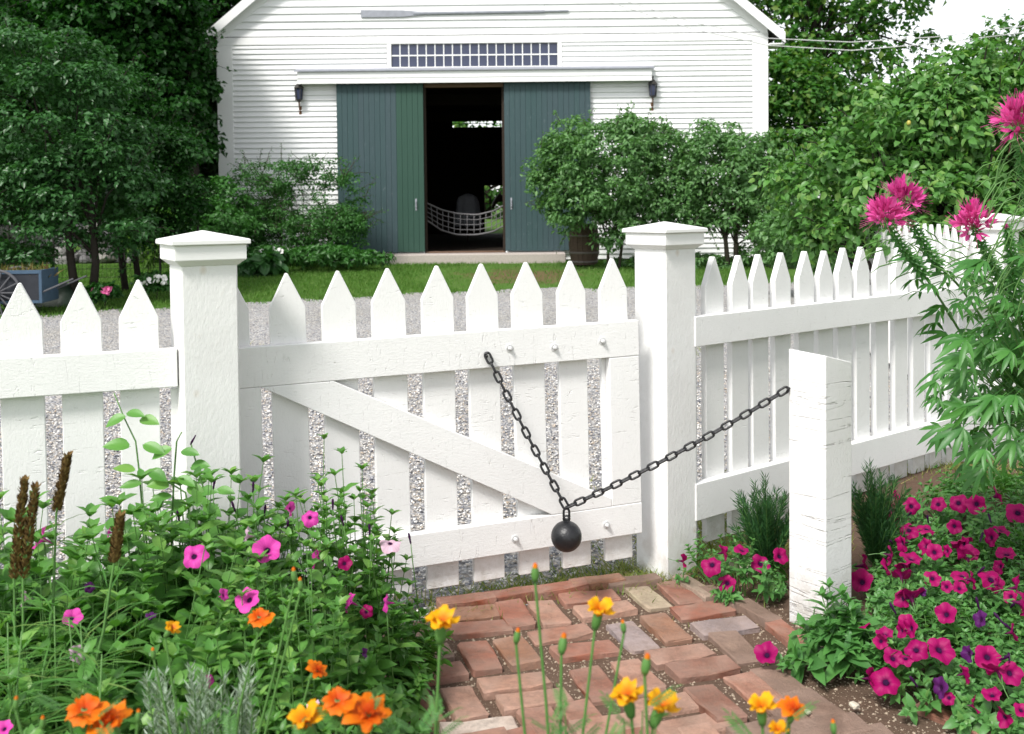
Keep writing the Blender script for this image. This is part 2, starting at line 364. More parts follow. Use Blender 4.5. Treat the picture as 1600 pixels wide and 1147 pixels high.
# ---------------------------------------------------------------- brick path
path = empty('brick_path', (0.25, 3.5, 0)); tag(path, 'old red brick path in basket weave leading to the gate', 'path', kind='structure')
def brick_mesh(seed, mat, L=0.238, W=0.112, H=0.065):
    rr = random.Random(seed); nx, ny = 4, 2; V = []; F = []
    def top(x, y): return H / 2 + rr.uniform(-0.0035, 0.0035)
    bm = bmesh.new(); bmesh.ops.create_cube(bm, size=1)
    for v in bm.verts: v.co = Vector((v.co.x * L, v.co.y * W, v.co.z * H))
    bmesh.ops.bisect_plane(bm, geom=bm.verts[:] + bm.edges[:] + bm.faces[:], plane_co=(L * 0.12, 0, 0), plane_no=(1, 0.2, 0))
    bmesh.ops.bisect_plane(bm, geom=bm.verts[:] + bm.edges[:] + bm.faces[:], plane_co=(-L * 0.2, 0, 0), plane_no=(1, -0.15, 0))
    bmesh.ops.bevel(bm, geom=[e for e in bm.edges if len(e.link_faces) == 2 and e.calc_face_angle() > 0.5], offset=0.0055, segments=1, affect='EDGES', profile=0.6, clamp_overlap=True)
    for v in bm.verts: v.co += Vector((rr.uniform(-1, 1) * 0.0045, rr.uniform(-1, 1) * 0.0045, rr.uniform(-1, 1) * 0.003))
    me = bpy.data.meshes.new('brick'); bm.to_mesh(me); bm.free(); me.materials.append(mat)
    return me
BR = {k: [brick_mesh(ord(k) * 7 + i, m) for i in range(3)] for k, m in M_BRICK.items()}
A17 = R(17); bc = [0]; BRICK_SPOTS = []
def lay(px, py, o, kind, dz=0.0, da=0.0, sc=(1, 1, 1)):
    p = on_ground(px, py, 0.01 + dz)
    rr = random.Random(bc[0] * 13 + 5); bc[0] += 1
    a = A17 + (math.pi / 2 if o == 'V' else 0) + R(rr.uniform(-3, 3) + da)
    inst('brick', BR[kind][rr.randrange(3)], path, (p.x - 0.25, p.y - 3.5, -0.023 + dz + rr.uniform(-0.008, 0.005)),
         (R(rr.uniform(-3, 3)), R(rr.uniform(-2.2, 2.2)), a + (math.pi if rr.random() < 0.5 else 0)), sc)
    BRICK_SPOTS.append((p.x, p.y))
Z1 = lambda x, y: (600 + x / 4.297, 880 + y / 4.297)
Z2 = lambda x, y: (900 + x / 4.297, 880 + y / 4.297)
for f, x, y, o, k in [(Z1, 585, 318, 'H', 'o'), (Z1, 640, 418, 'H', 'r'), (Z1, 880, 328, 'V', 'r'), (Z1, 1105, 325, 'V', 'p'),
        (Z2, 90, 218, 'H', 'r'), (Z2, 195, 300, 'H', 'p'), (Z1, 1190, 450, 'H', 'p'), (Z2, 60, 563, 'H', 'r'),
        (Z1, 645, 610, 'V', 'r'), (Z1, 895, 580, 'V', 'o'), (Z1, 320, 728, 'H', 'r'), (Z1, 230, 612, 'H', 'm'),
        (Z1, 530, 915, 'V', 'p'), (Z1, 235, 960, 'V', 'r'), (Z1, 875, 792, 'H', 'p'), (Z1, 1010, 900, 'H', 'p'),
        (Z2, 130, 790, 'V', 'r'), (Z2, 415, 740, 'V', 'p'), (Z1, 640, 1090, 'H', 'w'), (Z1, 1090, 1085, 'V', 'p'), (Z1, 1360, 1050, 'V', 'p'),
        (Z2, 375, 470, 'V', 'g'), (Z2, 600, 420, 'V', 'o'), (Z2, 850, 300, 'H', 'r'), (Z2, 1000, 412, 'H', 'g'),
        (Z2, 480, 208, 'V', 'y'), (Z2, 690, 182, 'V', 'r'), (Z2, 700, 602, 'H', 'p'), (Z2, 850, 692, 'H', 'r'),
        (Z2, 1075, 545, 'V', 'm'), (Z2, 930, 930, 'V', 'r'), (Z2, 1215, 835, 'V', 'p'), (Z2, 1390, 790, 'V', 'm'), (Z2, 600, 925, 'H', 'p'),
        (Z2, 780, 1065, 'H', 'p'), (Z2, 1290, 1110, 'H', 'm'), (Z2, 1480, 1010, 'V', 'm'), (Z1, 470, 1200, 'H', 'p'), (Z1, 20, 1060, 'V', 'm'), (Z1, 130, 830, 'V', 'm'),
        (Z1, 780, 1230, 'V', 'p'), (Z1, 1010, 1230, 'V', 'r'), (Z2, 230, 1080, 'H', 'p'), (Z2, 330, 1190, 'H', 'r'), (Z2, 620, 1210, 'V', 'p'), (Z2, 900, 1200, 'V', 'p'),
        (Z2, 1150, 1230, 'H', 'm'), (Z1, 50, 480, 'H', 'm'), (Z2, 1700, 1090, 'H', 'm'), (Z2, 1620, 960, 'V', 'm'), (Z2, 1900, 1160, 'H', 'm')]:
    lay(*f(x, y), o, k)
for f, x, y, o, k, da in [(Z1, 555, 222, 'H', 'r', 0), (Z1, 870, 172, 'H', 'r', 1), (Z1, 1180, 148, 'H', 'r', -2), (Z1, 1430, 108, 'H', 'o', 3), (Z2, 385, 90, 'H', 'm', -4)]:
    lay(*f(x, y), o, k, 0.022, da, (1, 0.62, 1))            # border bricks set on edge, standing a little proud
for f, x, y, k, da in [(Z2, 800, 140, 't', 8), (Z2, 1215, 300, 'm', 4), (Z2, 1430, 455, 'r', 0), (Z2, 985, 205, 'm', 10)]:
    lay(*f(x, y), 'V', k, 0.012, da, (1, 0.65, 1))
for px, py, da in [(1490, 1118, 0), (1550, 1132, 0), (1600, 1152, 2)]: lay(px, py, 'V', 'r', 0.0, 25 + da, (1, 0.6, 1))

# pebbles lying loose in the joints and on the drive: nobody could count them
def stones(name, P, S, mat, seed=1):
    rng = np.random.default_rng(seed); n = len(P)
    o = np.array([(1, 0, 0), (-1, 0, 0), (0, 1, 0), (0, -1, 0), (0, 0, 1), (0, 0, -1)], float)
    f = np.array([(0, 2, 4), (2, 1, 4), (1, 3, 4), (3, 0, 4), (2, 0, 5), (1, 2, 5), (3, 1, 5), (0, 3, 5)])
    V = o[None] * rng.uniform(0.55, 1.25, (n, 6, 3)) + rng.normal(0, 0.18, (n, 6, 3))
    a = rng.uniform(0, 6.28, n); c, s = np.cos(a), np.sin(a)
    V = np.stack([V[..., 0] * c[:, None] - V[..., 1] * s[:, None], V[..., 0] * s[:, None] + V[..., 1] * c[:, None], V[..., 2] * 0.65], -1)
    V = V * S[:, None, None] + P[:, None, :]
    F = (f[None] + 6 * np.arange(n)[:, None, None]).reshape(-1, 3)
    return inst(name, fast_mesh(name, V.reshape(-1, 3), F, mat))
GZ = np.vectorize(gz)
n = 78000; X = RNG.uniform(-3.6, 4.2, n); Y = 3.0 + 6.5 * RNG.random(n) ** 1.25
ok = np.array([not in_bed(x, y - 0.05) for x, y in zip(X, Y)]); X, Y = X[ok], Y[ok]
S = RNG.uniform(0.005, 0.0125, len(X))
tag(stones('loose_gravel', np.stack([X, Y, GZ(X, Y) - 0.014], 1), S, M_PEBBLE, 3), 'loose grey, tan and white gravel stones just behind the gate', 'gravel', kind='stuff')
M_GRIT = plain('tan_grit', (0.36, 0.29, 0.22), 0.9, 0.15, 0.5, 60)
n = 16000; X = RNG.uniform(-0.7, 1.35, n); Y = RNG.uniform(2.6, 4.35, n)
ok = np.array([in_bed(x, y + 0.02) for x, y in zip(X, Y)]); X, Y = X[ok], Y[ok]; S = 0.002 + 0.007 * RNG.random(len(X)) ** 4
tag(stones('path_pebbles', np.stack([X, Y, np.full(len(X), -0.014)], 1), S, M_GRIT, 4), 'small pebbles lodged in the joints of the brick path', 'pebbles', kind='stuff')

# ---------------------------------------------------------------- fence
POST_W = 0.19
def fence_post(near, phi, label, zt=1.497, cat='fence post', lean=(0, 0)):
    u = Vector((math.cos(phi), math.sin(phi))); n = Vector((-u.y, u.x)); w = POST_W
    c = Vector(near) + u * w / 2 + n * w / 2; g = 0.0
    e = empty('fence_post', (c.x, c.y, g), rot=(lean[0], lean[1], phi)); tag(e, label, cat)
    b = zt - 1.497
    board('shaft', -w / 2, w / 2, -w / 2, w / 2, -0.1, 1.43 + b, M_POST, e, 0.005)
    def ringprism(z, s): return [(x * s, y * s, z) for x, y in ((-1, -1), (1, -1), (1, 1), (-1, 1))]
    V = []; 
    for z, s in ((1.408, 0.098), (1.418, 0.108), (1.428, 0.121), (1.479, 0.121)): V += ringprism(z + b, s)
    F = [(3, 2, 1, 0), (12, 13, 14, 15)] + [(4 * i + j, 4 * i + (j + 1) % 4, 4 * i + 4 + (j + 1) % 4, 4 * i + 4 + j) for i in range(3) for j in range(4)]
    me = mesh('collar', V, F, M_CAP); beveled('collar', me, 0.0015); inst('collar', me, e)
    V = []
    for z, s in ((1.4795, 0.1335), (1.497, 0.1335), (1.527, 0.004)): V += ringprism(z + b, s)
    F = [(3, 2, 1, 0), (8, 9, 10, 11)] + [(4 * i + j, 4 * i + (j + 1) % 4, 4 * i + 4 + (j + 1) % 4, 4 * i + 4 + j) for i in range(2) for j in range(4)]
    me = mesh('cap', V, F, M_CAP); beveled('cap', me, 0.003); inst('cap', me, e)
    return e
fence_post((-1.117, 3.45), R(30), 'square white wooden gate post with capped top, left of the gate', lean=(0, 0))
fence_post((0.654, 4.36), R(38), 'square white wooden gate post with capped top, between gate and right fence')
def picket_mesh(h, w=0.146, t=0.032, tip=0.13, z0=0.0, blunt=0.004):
    mb = MB().prism([(-w / 2, z0), (w / 2, z0), (w / 2, h - tip), (blunt, h), (-blunt, h), (-w / 2, h - tip)], -t / 2, t / 2)
    me = mb.me('picket', M_FENCE_Z); return beveled('picket', me, 0.0025)
PK = [picket_mesh(1.288, 0.132 + d, 0.025) for d in (0, -0.004, 0.003)]
PKR = [picket_mesh(1.288, 0.121 + d, 0.032) for d in (0, -0.003, 0.002)]
def pickets(parent, spots, z0, zj=0.006, y=0.0535, pk=None):
    for i, s in enumerate(spots):
        rr = random.Random(i * 3 + int(abs(s) * 100))
        inst('picket', (pk or PK)[rr.randrange(3)], parent, (s, y, z0 + rr.uniform(-zj, zj)), (0, R(rr.uniform(-0.35, 0.35)), R(rr.uniform(-0.6, 0.6))))
# gate, hung on the right post
PHI_G = R(21); G0 = (-1.014, 3.73)
gate = empty('gate', (G0[0], G0[1], 0), rot=(0, -0.013, PHI_G))
tag(gate, 'white picket garden gate with diagonal brace in the middle of the picture', 'gate')
def gz_loc(px, py, off=0.0):
    s, z = plane_hit(px, py, G0, PHI_G, off); return s, z - 0.013 * s
L = plane_hit(1003, 520, G0, PHI_G)[0]
spots = [plane_hit(x, 480, G0, PHI_G, 0.05)[0] for x in (368, 455, 535, 612, 687, 760, 831, 898, 964)]
pickets(gate, spots, 0.068)
zt, zb = gz_loc(1003, 500)[1], gz_loc(1003, 555)[1]
board('rail', 0.0, L, 0, 0.04, zb, zt, M_FENCE_X, gate)
zt2, zb2 = gz_loc(1003, 785)[1], gz_loc(1003, 833)[1]
board('rail', 0.0, L, 0, 0.04, zb2, zt2, M_FENCE_X, gate)
xs_l = gz_loc(415, 700)[0]; xs_r = gz_loc(957, 650)[0]
board('stile', 0.0, xs_l, 0.001, 0.039, zt2 + 0.001, zb - 0.001, M_FENCE_Z, gate)
board('stile', xs_r, L - 0.001, 0.001, 0.039, zt2 + 0.001, zb - 0.001, M_FENCE_Z, gate)
br = [(gz_loc(413, 605)[0], zb - 0.001), (gz_loc(527, 596)[0], zb - 0.001), (xs_r - 0.001, gz_loc(957, 779)[1]), (xs_r - 0.001, zt2 + 0.001), (gz_loc(864, 800)[0], zt2 + 0.001)]
me = MB().prism(br, 0.0, 0.038).me('brace', M_FENCE_X); beveled('brace', me, 0.0025); inst('brace', me, gate)
bolt = MB().lathe([(0.0, -0.004), (0.016, -0.004), (0.016, 0.0), (0.011, 0.001)], 14)
bolt.lathe([(0.0095, 0.0), (0.0095, 0.009), (0.006, 0.012), (0.0055, 0.017), (0.0, 0.018)], 8)
bolt_me = bolt.me('bolt', M_STEEL)
for px, py in ((802, 544), (872, 543), (947, 533), (807, 843), (950, 821)):
    s, z = gz_loc(px, py, -0.01); inst('bolt', bolt_me, gate, (s, -0.003, z), (R(90), 0, 0))
# left panel
PHI_L = R(21); L0 = (-1.144, 3.50)
fl = empty('picket_fence', (L0[0], L0[1], 0), PHI_L); tag(fl, 'white picket fence panel at the left edge, left of the left gate post', 'fence')
zt, zb = plane_hit(200, 549, L0, PHI_L)[1], plane_hit(200, 610, L0, PHI_L)[1]
board('rail', -2.0, plane_hit(277, 560, L0, PHI_L)[0], 0, 0.04, zb, zt, M_FENCE_X, fl)
board('rail', -2.0, plane_hit(279, 560, L0, PHI_L)[0], 0, 0.04, 0.2, 0.34, M_FENCE_X, fl)
sp = [plane_hit(x, 480, L0, PHI_L, 0.05)[0] for x in (34, 126, 214)]
d = sp[1] - sp[0]; pickets(fl, [sp[0] - 2 * d, sp[0] - d] + sp, 0.07)
board('end_stile', -0.03, 0.03, 0.042, 0.07, 0.1, zb - 0.01, M_FENCE_Z, fl)
# right panel, turning away
PHI_R = R(38); R0 = (0.798, 4.465)
frt = empty('picket_fence', (R0[0], R0[1], 0), PHI_R); tag(frt, 'long white picket fence panel running from the right gate post behind the short post', 'fence')
LR = 2.74
zt, zb = plane_hit(1150, 488, R0, PHI_R)[1], plane_hit(1150, 534, R0, PHI_R)[1]
board('rail', 0.0, LR, 0, 0.045, zb, zt, M_FENCE_X, frt)
zt2, zb2 = plane_hit(1150, 741, R0, PHI_R)[1], plane_hit(1150, 797, R0, PHI_R)[1]
board('rail', 0.0, LR, 0, 0.045, zb2, zt2, M_FENCE_X, frt)
sp = [plane_hit(x, 450, R0, PHI_R, 0.055)[0] for x in (1072, 1115, 1153, 1187, 1221, 1257, 1288, 1318, 1347)]
d = 0.178; pickets(frt, sp + [sp[-1] + d * k for k in range(1, 8)], 0.077, y=0.0625, pk=PKR)
# corner post and the panel beyond it
e2 = fence_post((2.96, 6.16), R(38), 'white capped corner post at the far right, behind the pink flowers', 1.5)
fr2 = empty('picket_fence', (3.17, 6.42, 0.1), R(84)); tag(fr2, 'white picket fence panel beyond the corner post, seen almost edge on', 'fence')
board('rail', 0, 3.7, 0, 0.04, 0.94, 1.08, M_FENCE_X, fr2); board('rail', 0, 3.7, 0, 0.04, 0.22, 0.36, M_FENCE_X, fr2)
pickets(fr2, [0.12 + 0.185 * k for k in range(20)], 0.042)
# short post that carries the chain
PHI_S = R(38); NS = Vector((1.158, 3.78)); w = 0.166
u = Vector((math.cos(PHI_S), math.sin(PHI_S))); nn = Vector((-u.y, u.x))
cS = NS + u * w / 2 + nn * w / 2
sp_ = empty('short_post', (cS.x, cS.y, 0), PHI_S); tag(sp_, 'short square white post with slanted top standing beside the petunias', 'post')
hw = w / 2; V = [(x * hw, y * hw, -0.1) for x, y in ((-1, -1), (1, -1), (1, 1), (-1, 1))] + [(-hw, -hw, 1.035), (hw, -hw, 0.995), (hw, hw, 0.995), (-hw, hw, 1.045)]
me = mesh('shaft', V, [(3, 2, 1, 0), (4, 5, 6, 7), (0, 1, 5, 4), (1, 2, 6, 5), (2, 3, 7, 6), (3, 0, 4, 7)], M_SHORT); beveled('shaft', me, 0.004, 2); inst('shaft', me, sp_)
# chain with iron ball
def link_mesh(l=0.052, w=0.031, r=0.0047):
    a = (l - w) / 2; rad = w / 2 - r; pts = []
    for k in range(9): t = math.pi * (k / 8 - 0.5); pts.append((a + rad * math.cos(t), rad * math.sin(t), 0))
    for k in range(9): t = math.pi * (k / 8 + 0.5); pts.append((-a + rad * math.cos(t), rad * math.sin(t), 0))
    V = []; F = []; n = len(pts); m = 6
    for i, p in enumerate(pts):
        p = Vector(p); d = (Vector(pts[(i + 1) % n]) - Vector(pts[i - 1])).normalized(); a_ = d.cross(Vector((0, 0, 1)))
        for j in range(m): t = 2 * math.pi * j / m; V.append(p + (a_ * math.cos(t) + Vector((0, 0, 1)) * math.sin(t)) * r)
    for i in range(n):
        for j in range(m): F.append((i * m + j, i * m + (j + 1) % m, (i + 1) % n * m + (j + 1) % m, (i + 1) % n * m + j))
    return mesh('link', V, F, M_IRON, True)
LK = link_mesh()
s_, z_ = plane_hit(760, 552, G0, PHI_G, -0.012); pA = Vector((G0[0] + s_ * math.cos(PHI_G) + 0.012 * math.sin(PHI_G), G0[1] + s_ * math.sin(PHI_G) - 0.012 * math.cos(PHI_G), z_))
pB = at(1231, 607, NS.y + 0.12); pJ = at(885, 793, 3.97)
chain = empty('ball_and_chain', pJ); tag(chain, 'black iron ball hanging on a chain between gate and short post', 'chain')
def run(a, b, sag, flip=0):
    n = round((b - a).length / 0.0408); pts = [a.lerp(b, k / n) - Vector((0, 0, sag * 4 * (k / n) * (1 - k / n))) for k in range(n + 1)]
    for k in range(n):
        p, q = pts[k], pts[k + 1]; x = (q - p).normalized(); yv = Vector((0, -1, 0)); z = x.cross(yv).normalized(); y = z.cross(x)
        if (k + flip) % 2: y, z = z, -y
        # face-on links show their hole towards the viewer
        M = Matrix((x, z, -y)).transposed() if True else None
        inst('link', LK, chain, (p + q) / 2 - pJ, M, (1.06, 1, 1))
run(pA, pJ, 0.012); run(pJ, pB, 0.02, 1)
pC = at(885, 838, 3.97) - pJ; rb = 24.3 / 1600 * 3.97
inst('link', LK, chain, (0, 0, -0.026), Matrix(((0, 1, 0), (0, 0, 1), (1, 0, 0))).to_3x3())
ring = [(0.012 * math.cos(t), 0, 0.012 * math.sin(t)) for t in [2 * math.pi * k / 12 for k in range(13)]]
MB().tube(ring, 0.0042, 6, False).build('eye_ring', M_IRON, chain, True, (0, 0, pC.z + rb + 0.009))
bm = bmesh.new(); bmesh.ops.create_uvsphere(bm, u_segments=40, v_segments=24, radius=rb); me = bpy.data.meshes.new('iron_ball'); bm.to_mesh(me); bm.free(); me.materials.append(M_IRON)
me.polygons.foreach_set('use_smooth', [True] * len(me.polygons)); inst('iron_ball', me, chain, pC)
for p in (pA, pB):
    dv = Vector((math.sin(PHI_G), -math.cos(PHI_G), 0)) if p is pA else Vector((-math.cos(PHI_S), -math.sin(PHI_S), 0))
    q = p - pJ; MB().tube([q - dv * 0.03, q + dv * 0.004, q + dv * 0.008 + Vector((0, 0, -0.012)), q + Vector((0, 0, -0.016))], 0.0042, 6).build('screw_eye', M_IRON, chain, True)

# ---------------------------------------------------------------- barn
BY = 22.9; BZ = gz(0, 22.9)
bx = lambda px, py=200: at(px, py, BY).x
bz = lambda px, py: at(px, py, BY).z
XL, XR = bx(342), bx(1199); ZB = BZ - 0.05; BD = 15.8
barn = empty('barn', (0, BY, 0)); tag(barn, 'white clapboard barn with sliding teal doors and long transom window', 'barn')
DX0, DX1 = bx(663), bx(787); DZ1 = bz(720, 135); DZ0 = bz(720, 392)
TX0, TX1 = bx(613), bx(872); TZ0, TZ1 = bz(742, 104), bz(742, 68)
ZE = bz(770, 62)                          # eaves
XC = (XL + XR) / 2; PITCH = 0.835; ZA = ZE + PITCH * (XR - XL) / 2 + 0.1
# wall sheathing behind the clapboards, with openings
TW = 0.1
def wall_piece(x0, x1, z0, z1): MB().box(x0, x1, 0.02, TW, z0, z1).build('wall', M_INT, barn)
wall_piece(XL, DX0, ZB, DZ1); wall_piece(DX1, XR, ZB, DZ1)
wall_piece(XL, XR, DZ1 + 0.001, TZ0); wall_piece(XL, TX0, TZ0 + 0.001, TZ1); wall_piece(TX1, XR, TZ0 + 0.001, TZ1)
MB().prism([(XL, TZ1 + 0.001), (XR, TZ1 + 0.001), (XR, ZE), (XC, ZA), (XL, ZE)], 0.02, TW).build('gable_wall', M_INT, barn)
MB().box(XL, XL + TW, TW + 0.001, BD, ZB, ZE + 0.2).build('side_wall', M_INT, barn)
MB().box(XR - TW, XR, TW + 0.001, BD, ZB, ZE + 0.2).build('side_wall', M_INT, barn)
# clapboards: each row a board of its own
CBM = {}
def clapboard(x0, x1, z, h):
    l = x1 - x0
    if l < 0.05: return
    me = MB().prism([(0, 0), (0, 0)], 0, 0) if False else None
    V = [(0, -0.046, 0), (l, -0.046, 0), (l, -0.004, h + 0.02), (0, -0.004, h + 0.02), (0, 0.018, 0), (l, 0.018, 0), (l, 0.018, h + 0.02), (0, 0.018, h + 0.02)]
    F = [(0, 1, 2, 3), (5, 4, 7, 6), (4, 5, 1, 0), (3, 2, 6, 7), (4, 0, 3, 7), (1, 5, 6, 2)]
    rr = random.Random(int(z * 1000) + int(x0 * 10))
    inst('clapboard', mesh('clapboard', V, F, M_SIDING), barn, (x0, rr.uniform(-0.002, 0.002), z + rr.uniform(-0.004, 0.004)), (0, R(rr.uniform(-0.04, 0.04)), 0))
CW = 0.34; cx0, cx1 = XL + CW, XR - CW
ZF = bz(770, 66)
h = 0.116; z = ZB + 0.06; k = 0
while z < ZF - 0.05:
    segs = [(cx0, cx1)]
    if z < DZ1 + 0.1: segs = [(cx0, DX0 - 0.02), (DX1 + 0.02, cx1)]
    elif z + h > TZ0 - 0.1 and z < TZ1 + 0.06: segs = [(cx0, TX0 - 0.11), (TX1 + 0.11, cx1)]
    for a, b in segs:
        if b - a > 6.5:
            m = a + (b - a) * (0.35 + 0.3 * ((k * 0.618) % 1)); clapboard(a, m, z, h); clapboard(m + 0.003, b, z, h)
        else: clapboard(a, b, z, h)
    z += h; k += 1
hg = 0.165; z = ZF + 0.17
while z < ZA - 0.6:
    half = (ZA - z - hg) / PITCH + 0.06
    if half > 0.3:
        m = XC + half * (0.7 * ((k * 0.618) % 1) - 0.35); clapboard(XC - half, m, z, hg); clapboard(m + 0.003, XC + half, z, hg)
    z += hg; k += 1
board('corner_board', XL - 0.01, XL + CW - 0.002, -0.052, 0.018, ZB, ZF - 0.02, M_TRIM, barn, 0.004)
board('corner_board', XR - CW + 0.002, XR + 0.01, -0.052, 0.018, ZB, ZF - 0.02, M_TRIM, barn, 0.004)
board('frieze_board', XL - 0.01, XR + 0.01, -0.05, 0.018, ZF - 0.018, ZF + 0.15, M_TRIM, barn, 0.004)
# roof and rake boards
for sgn in (-1, 1):
    xe = XL - 0.33 if sgn < 0 else XR + 0.33; ze = ZE + 0.02 - 0.0
    zt_ = ZA + 0.0
    x_ = lambda d: xe + sgn * d
    dz = 0.16 * math.hypot(1, PITCH)
    zr = ze + PITCH * abs(XC - xe)
    MB().prism([(xe, ze), (XC, zr), (XC, zr + 0.05), (xe, ze + 0.05)], -0.258, BD + 0.3).build('roof', M_ROOF, barn)
    MB().prism([(xe, ze - 0.2), (XC, zr - 0.2), (XC, zr + 0.04), (xe, ze + 0.04)], -0.29, -0.259).build('rake_board', M_TRIM, barn)
    MB().prism([(xe, ze - 0.025), (XC, zr - 0.025), (XC, zr - 0.002), (xe, ze - 0.002)], -0.224, 0.02).build('soffit', M_TRIM, barn)
    xw = XL if sgn < 0 else XR; zw = ze + PITCH * abs(xw - xe)
    MB().prism([(xw, zw - 0.33), (XC, zr - 0.33), (XC, zr - 0.03), (xw, zw - 0.03)], -0.05, 0.015).build('rake_frieze', M_TRIM, barn)
    a, b = sorted((xw, xe)); MB().box(a, b, -0.224, 0.5, ze - 0.22, ze - 0.19).build('eave_return', M_TRIM, barn)
# transom window: 14 x 2 panes
win = empty('transom_window', ((TX0 + TX1) / 2, 0, TZ0), 0, barn)
W_, H_ = TX1 - TX0, TZ1 - TZ0
fm = MB(); fm.box(-W_ / 2 - 0.1, W_ / 2 + 0.1, -0.045, 0.03, -0.1, 0.0); fm.box(-W_ / 2 - 0.1, W_ / 2 + 0.1, -0.045, 0.03, H_, H_ + 0.07)
fm.box(-W_ / 2 - 0.1, -W_ / 2, -0.043, 0.03, 0.0005, H_ - 0.0005); fm.box(W_ / 2, W_ / 2 + 0.1, -0.043, 0.03, 0.0005, H_ - 0.0005); fm.build('frame', M_TRIM, win)
pw, ph = W_ / 19, H_ / 2
pane_me = MB().box(-pw / 2 + 0.0102, pw / 2 - 0.0102, -0.003, 0.003, -ph / 2 + 0.013, ph / 2 - 0.013).me('pane', M_PANE)
for i in range(19):
    for j in range(2):
        inst('pane', pane_me, win, (-W_ / 2 + pw * (i + 0.5), 0.0, ph * (j + 0.5)), (R(random.uniform(-1.2, 1.2)), 0, R(random.uniform(-1.2, 1.2))))
for i in range(1, 19): MB().box(-0.0105, 0.0105, -0.02, 0.012, 0, H_).build('muntin', M_TRIM, win, loc=(-W_ / 2 + pw * i, 0, 0))
MB().box(-W_ / 2, W_ / 2, -0.018, 0.011, ph - 0.0135, ph + 0.0135).build('muntin', M_TRIM, win)
# sliding doors of upright boards
def sliding_door(px0, px1, green, hand):
    x0, x1 = bx(px0), bx(px1); z0 = bz(720, 393); z1 = bz(720, 128)
    e = empty('sliding_door', ((x0 + x1) / 2, -0.14, z0), 0, barn); w = x1 - x0; n = 16; bw = w / n
    for i in range(n):
        m = M_DOORG if green and i >= n - 5 else M_DOOR; rr = random.Random(i + px0)
        board('plank', -w / 2 + bw * i + 0.0015, -w / 2 + bw * (i + 1) - 0.0015, -0.012 + rr.uniform(-0.004, 0.004), 0.03, rr.uniform(-0.01, 0.01), z1 - z0, m, e, 0.003)
    board('backing', -w / 2 + 0.01, w / 2 - 0.01, 0.0305, 0.06, 0.02, z1 - z0 - 0.02, M_INT, e, 0)
    mb = MB().tube([(hand, -0.012, 0.98), (hand, -0.06, 1.0), (hand, -0.06, 1.12), (hand, -0.012, 1.14)], 0.011, 6); mb.box(hand - 0.018, hand + 0.018, -0.02, -0.017, 0.93, 1.19)
    mb.build('handle', M_OAR, e)
sliding_door(528, 662.5, True, (bx(662) - bx(528)) / 2 - 0.18)
sliding_door(788, 922, False, -(bx(922) - bx(788)) / 2 + 0.14)
# hood over the door track
hx0, hx1 = bx(470), bx(1016); hz0, hz1 = bz(742, 131), bz(742, 113)
MB().prism([(hx0, hz0), (hx1, hz0), (hx1, hz1), (hx0, hz1)], -0.3, -0.27).build('track_hood', M_TRIM, barn)
MB().box(hx0, hx1, -0.312, -0.3005, (hz0 + hz1) / 2 - 0.01, hz1 - 0.002).build('hood_fascia', M_TRIM, barn)
for x in (hx0, hx1 - 0.03): MB().box(x, x + 0.03, -0.2695, 0.0, hz0 + 0.01, hz1 - 0.003).build('hood_end', M_TRIM, barn)
MB().add([(hx0 - 0.06, -0.36, hz1 + 0.002), (hx1 + 0.06, -0.36, hz1 + 0.002), (hx1 + 0.06, 0.0, hz1 + 0.09), (hx0 - 0.06, 0.0, hz1 + 0.09),
          (hx0 - 0.06, -0.36, hz1 + 0.03), (hx1 + 0.06, -0.36, hz1 + 0.03), (hx1 + 0.06, 0.0, hz1 + 0.12), (hx0 - 0.06, 0.0, hz1 + 0.12)],
         [(3, 2, 1, 0), (4, 5, 6, 7), (0, 1, 5, 4), (1, 2, 6, 5), (2, 3, 7, 6), (3, 0, 4, 7)]).build('hood_roof', M_OAR, barn)
board('door_header', DX0, DX1, -0.03, 0.1, DZ1 - 0.02, DZ1 + 0.12, M_BEAM, barn, 0.005)
board('door_jamb', DX0 - 0.02, DX0 + 0.04, -0.03, 0.1, DZ0, DZ1 - 0.021, M_INT, barn, 0); board('door_jamb', DX1 - 0.04, DX1 + 0.02, -0.03, 0.1, DZ0, DZ1 - 0.021, M_INT, barn, 0)
board('sill', DX0, DX1, -0.05, 0.15, DZ0 - 0.06, DZ0 - 0.01, M_BEAM, barn, 0.005)
# interior: floor, back wall with window and doorway, posts and beams
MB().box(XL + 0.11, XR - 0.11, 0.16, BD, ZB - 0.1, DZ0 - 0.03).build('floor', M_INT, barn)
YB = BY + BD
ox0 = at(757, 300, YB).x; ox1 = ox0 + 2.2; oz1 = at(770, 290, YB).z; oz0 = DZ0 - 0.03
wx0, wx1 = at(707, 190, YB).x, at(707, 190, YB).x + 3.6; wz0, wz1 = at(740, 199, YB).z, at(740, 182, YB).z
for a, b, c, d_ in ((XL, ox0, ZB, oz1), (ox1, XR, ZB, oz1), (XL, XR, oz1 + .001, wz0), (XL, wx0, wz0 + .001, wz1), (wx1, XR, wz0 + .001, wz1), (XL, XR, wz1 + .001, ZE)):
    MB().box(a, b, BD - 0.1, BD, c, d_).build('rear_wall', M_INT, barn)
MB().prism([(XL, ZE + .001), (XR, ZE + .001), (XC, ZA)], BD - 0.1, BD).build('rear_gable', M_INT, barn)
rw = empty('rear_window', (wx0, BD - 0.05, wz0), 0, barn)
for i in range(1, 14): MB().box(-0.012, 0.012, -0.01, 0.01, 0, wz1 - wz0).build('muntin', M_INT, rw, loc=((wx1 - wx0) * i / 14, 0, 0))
for i in (1, 2): MB().box(0, wx1 - wx0, -0.009, 0.009, -0.012, 0.012).build('muntin', M_INT, rw, loc=(0, 0, (wz1 - wz0) * i / 3))
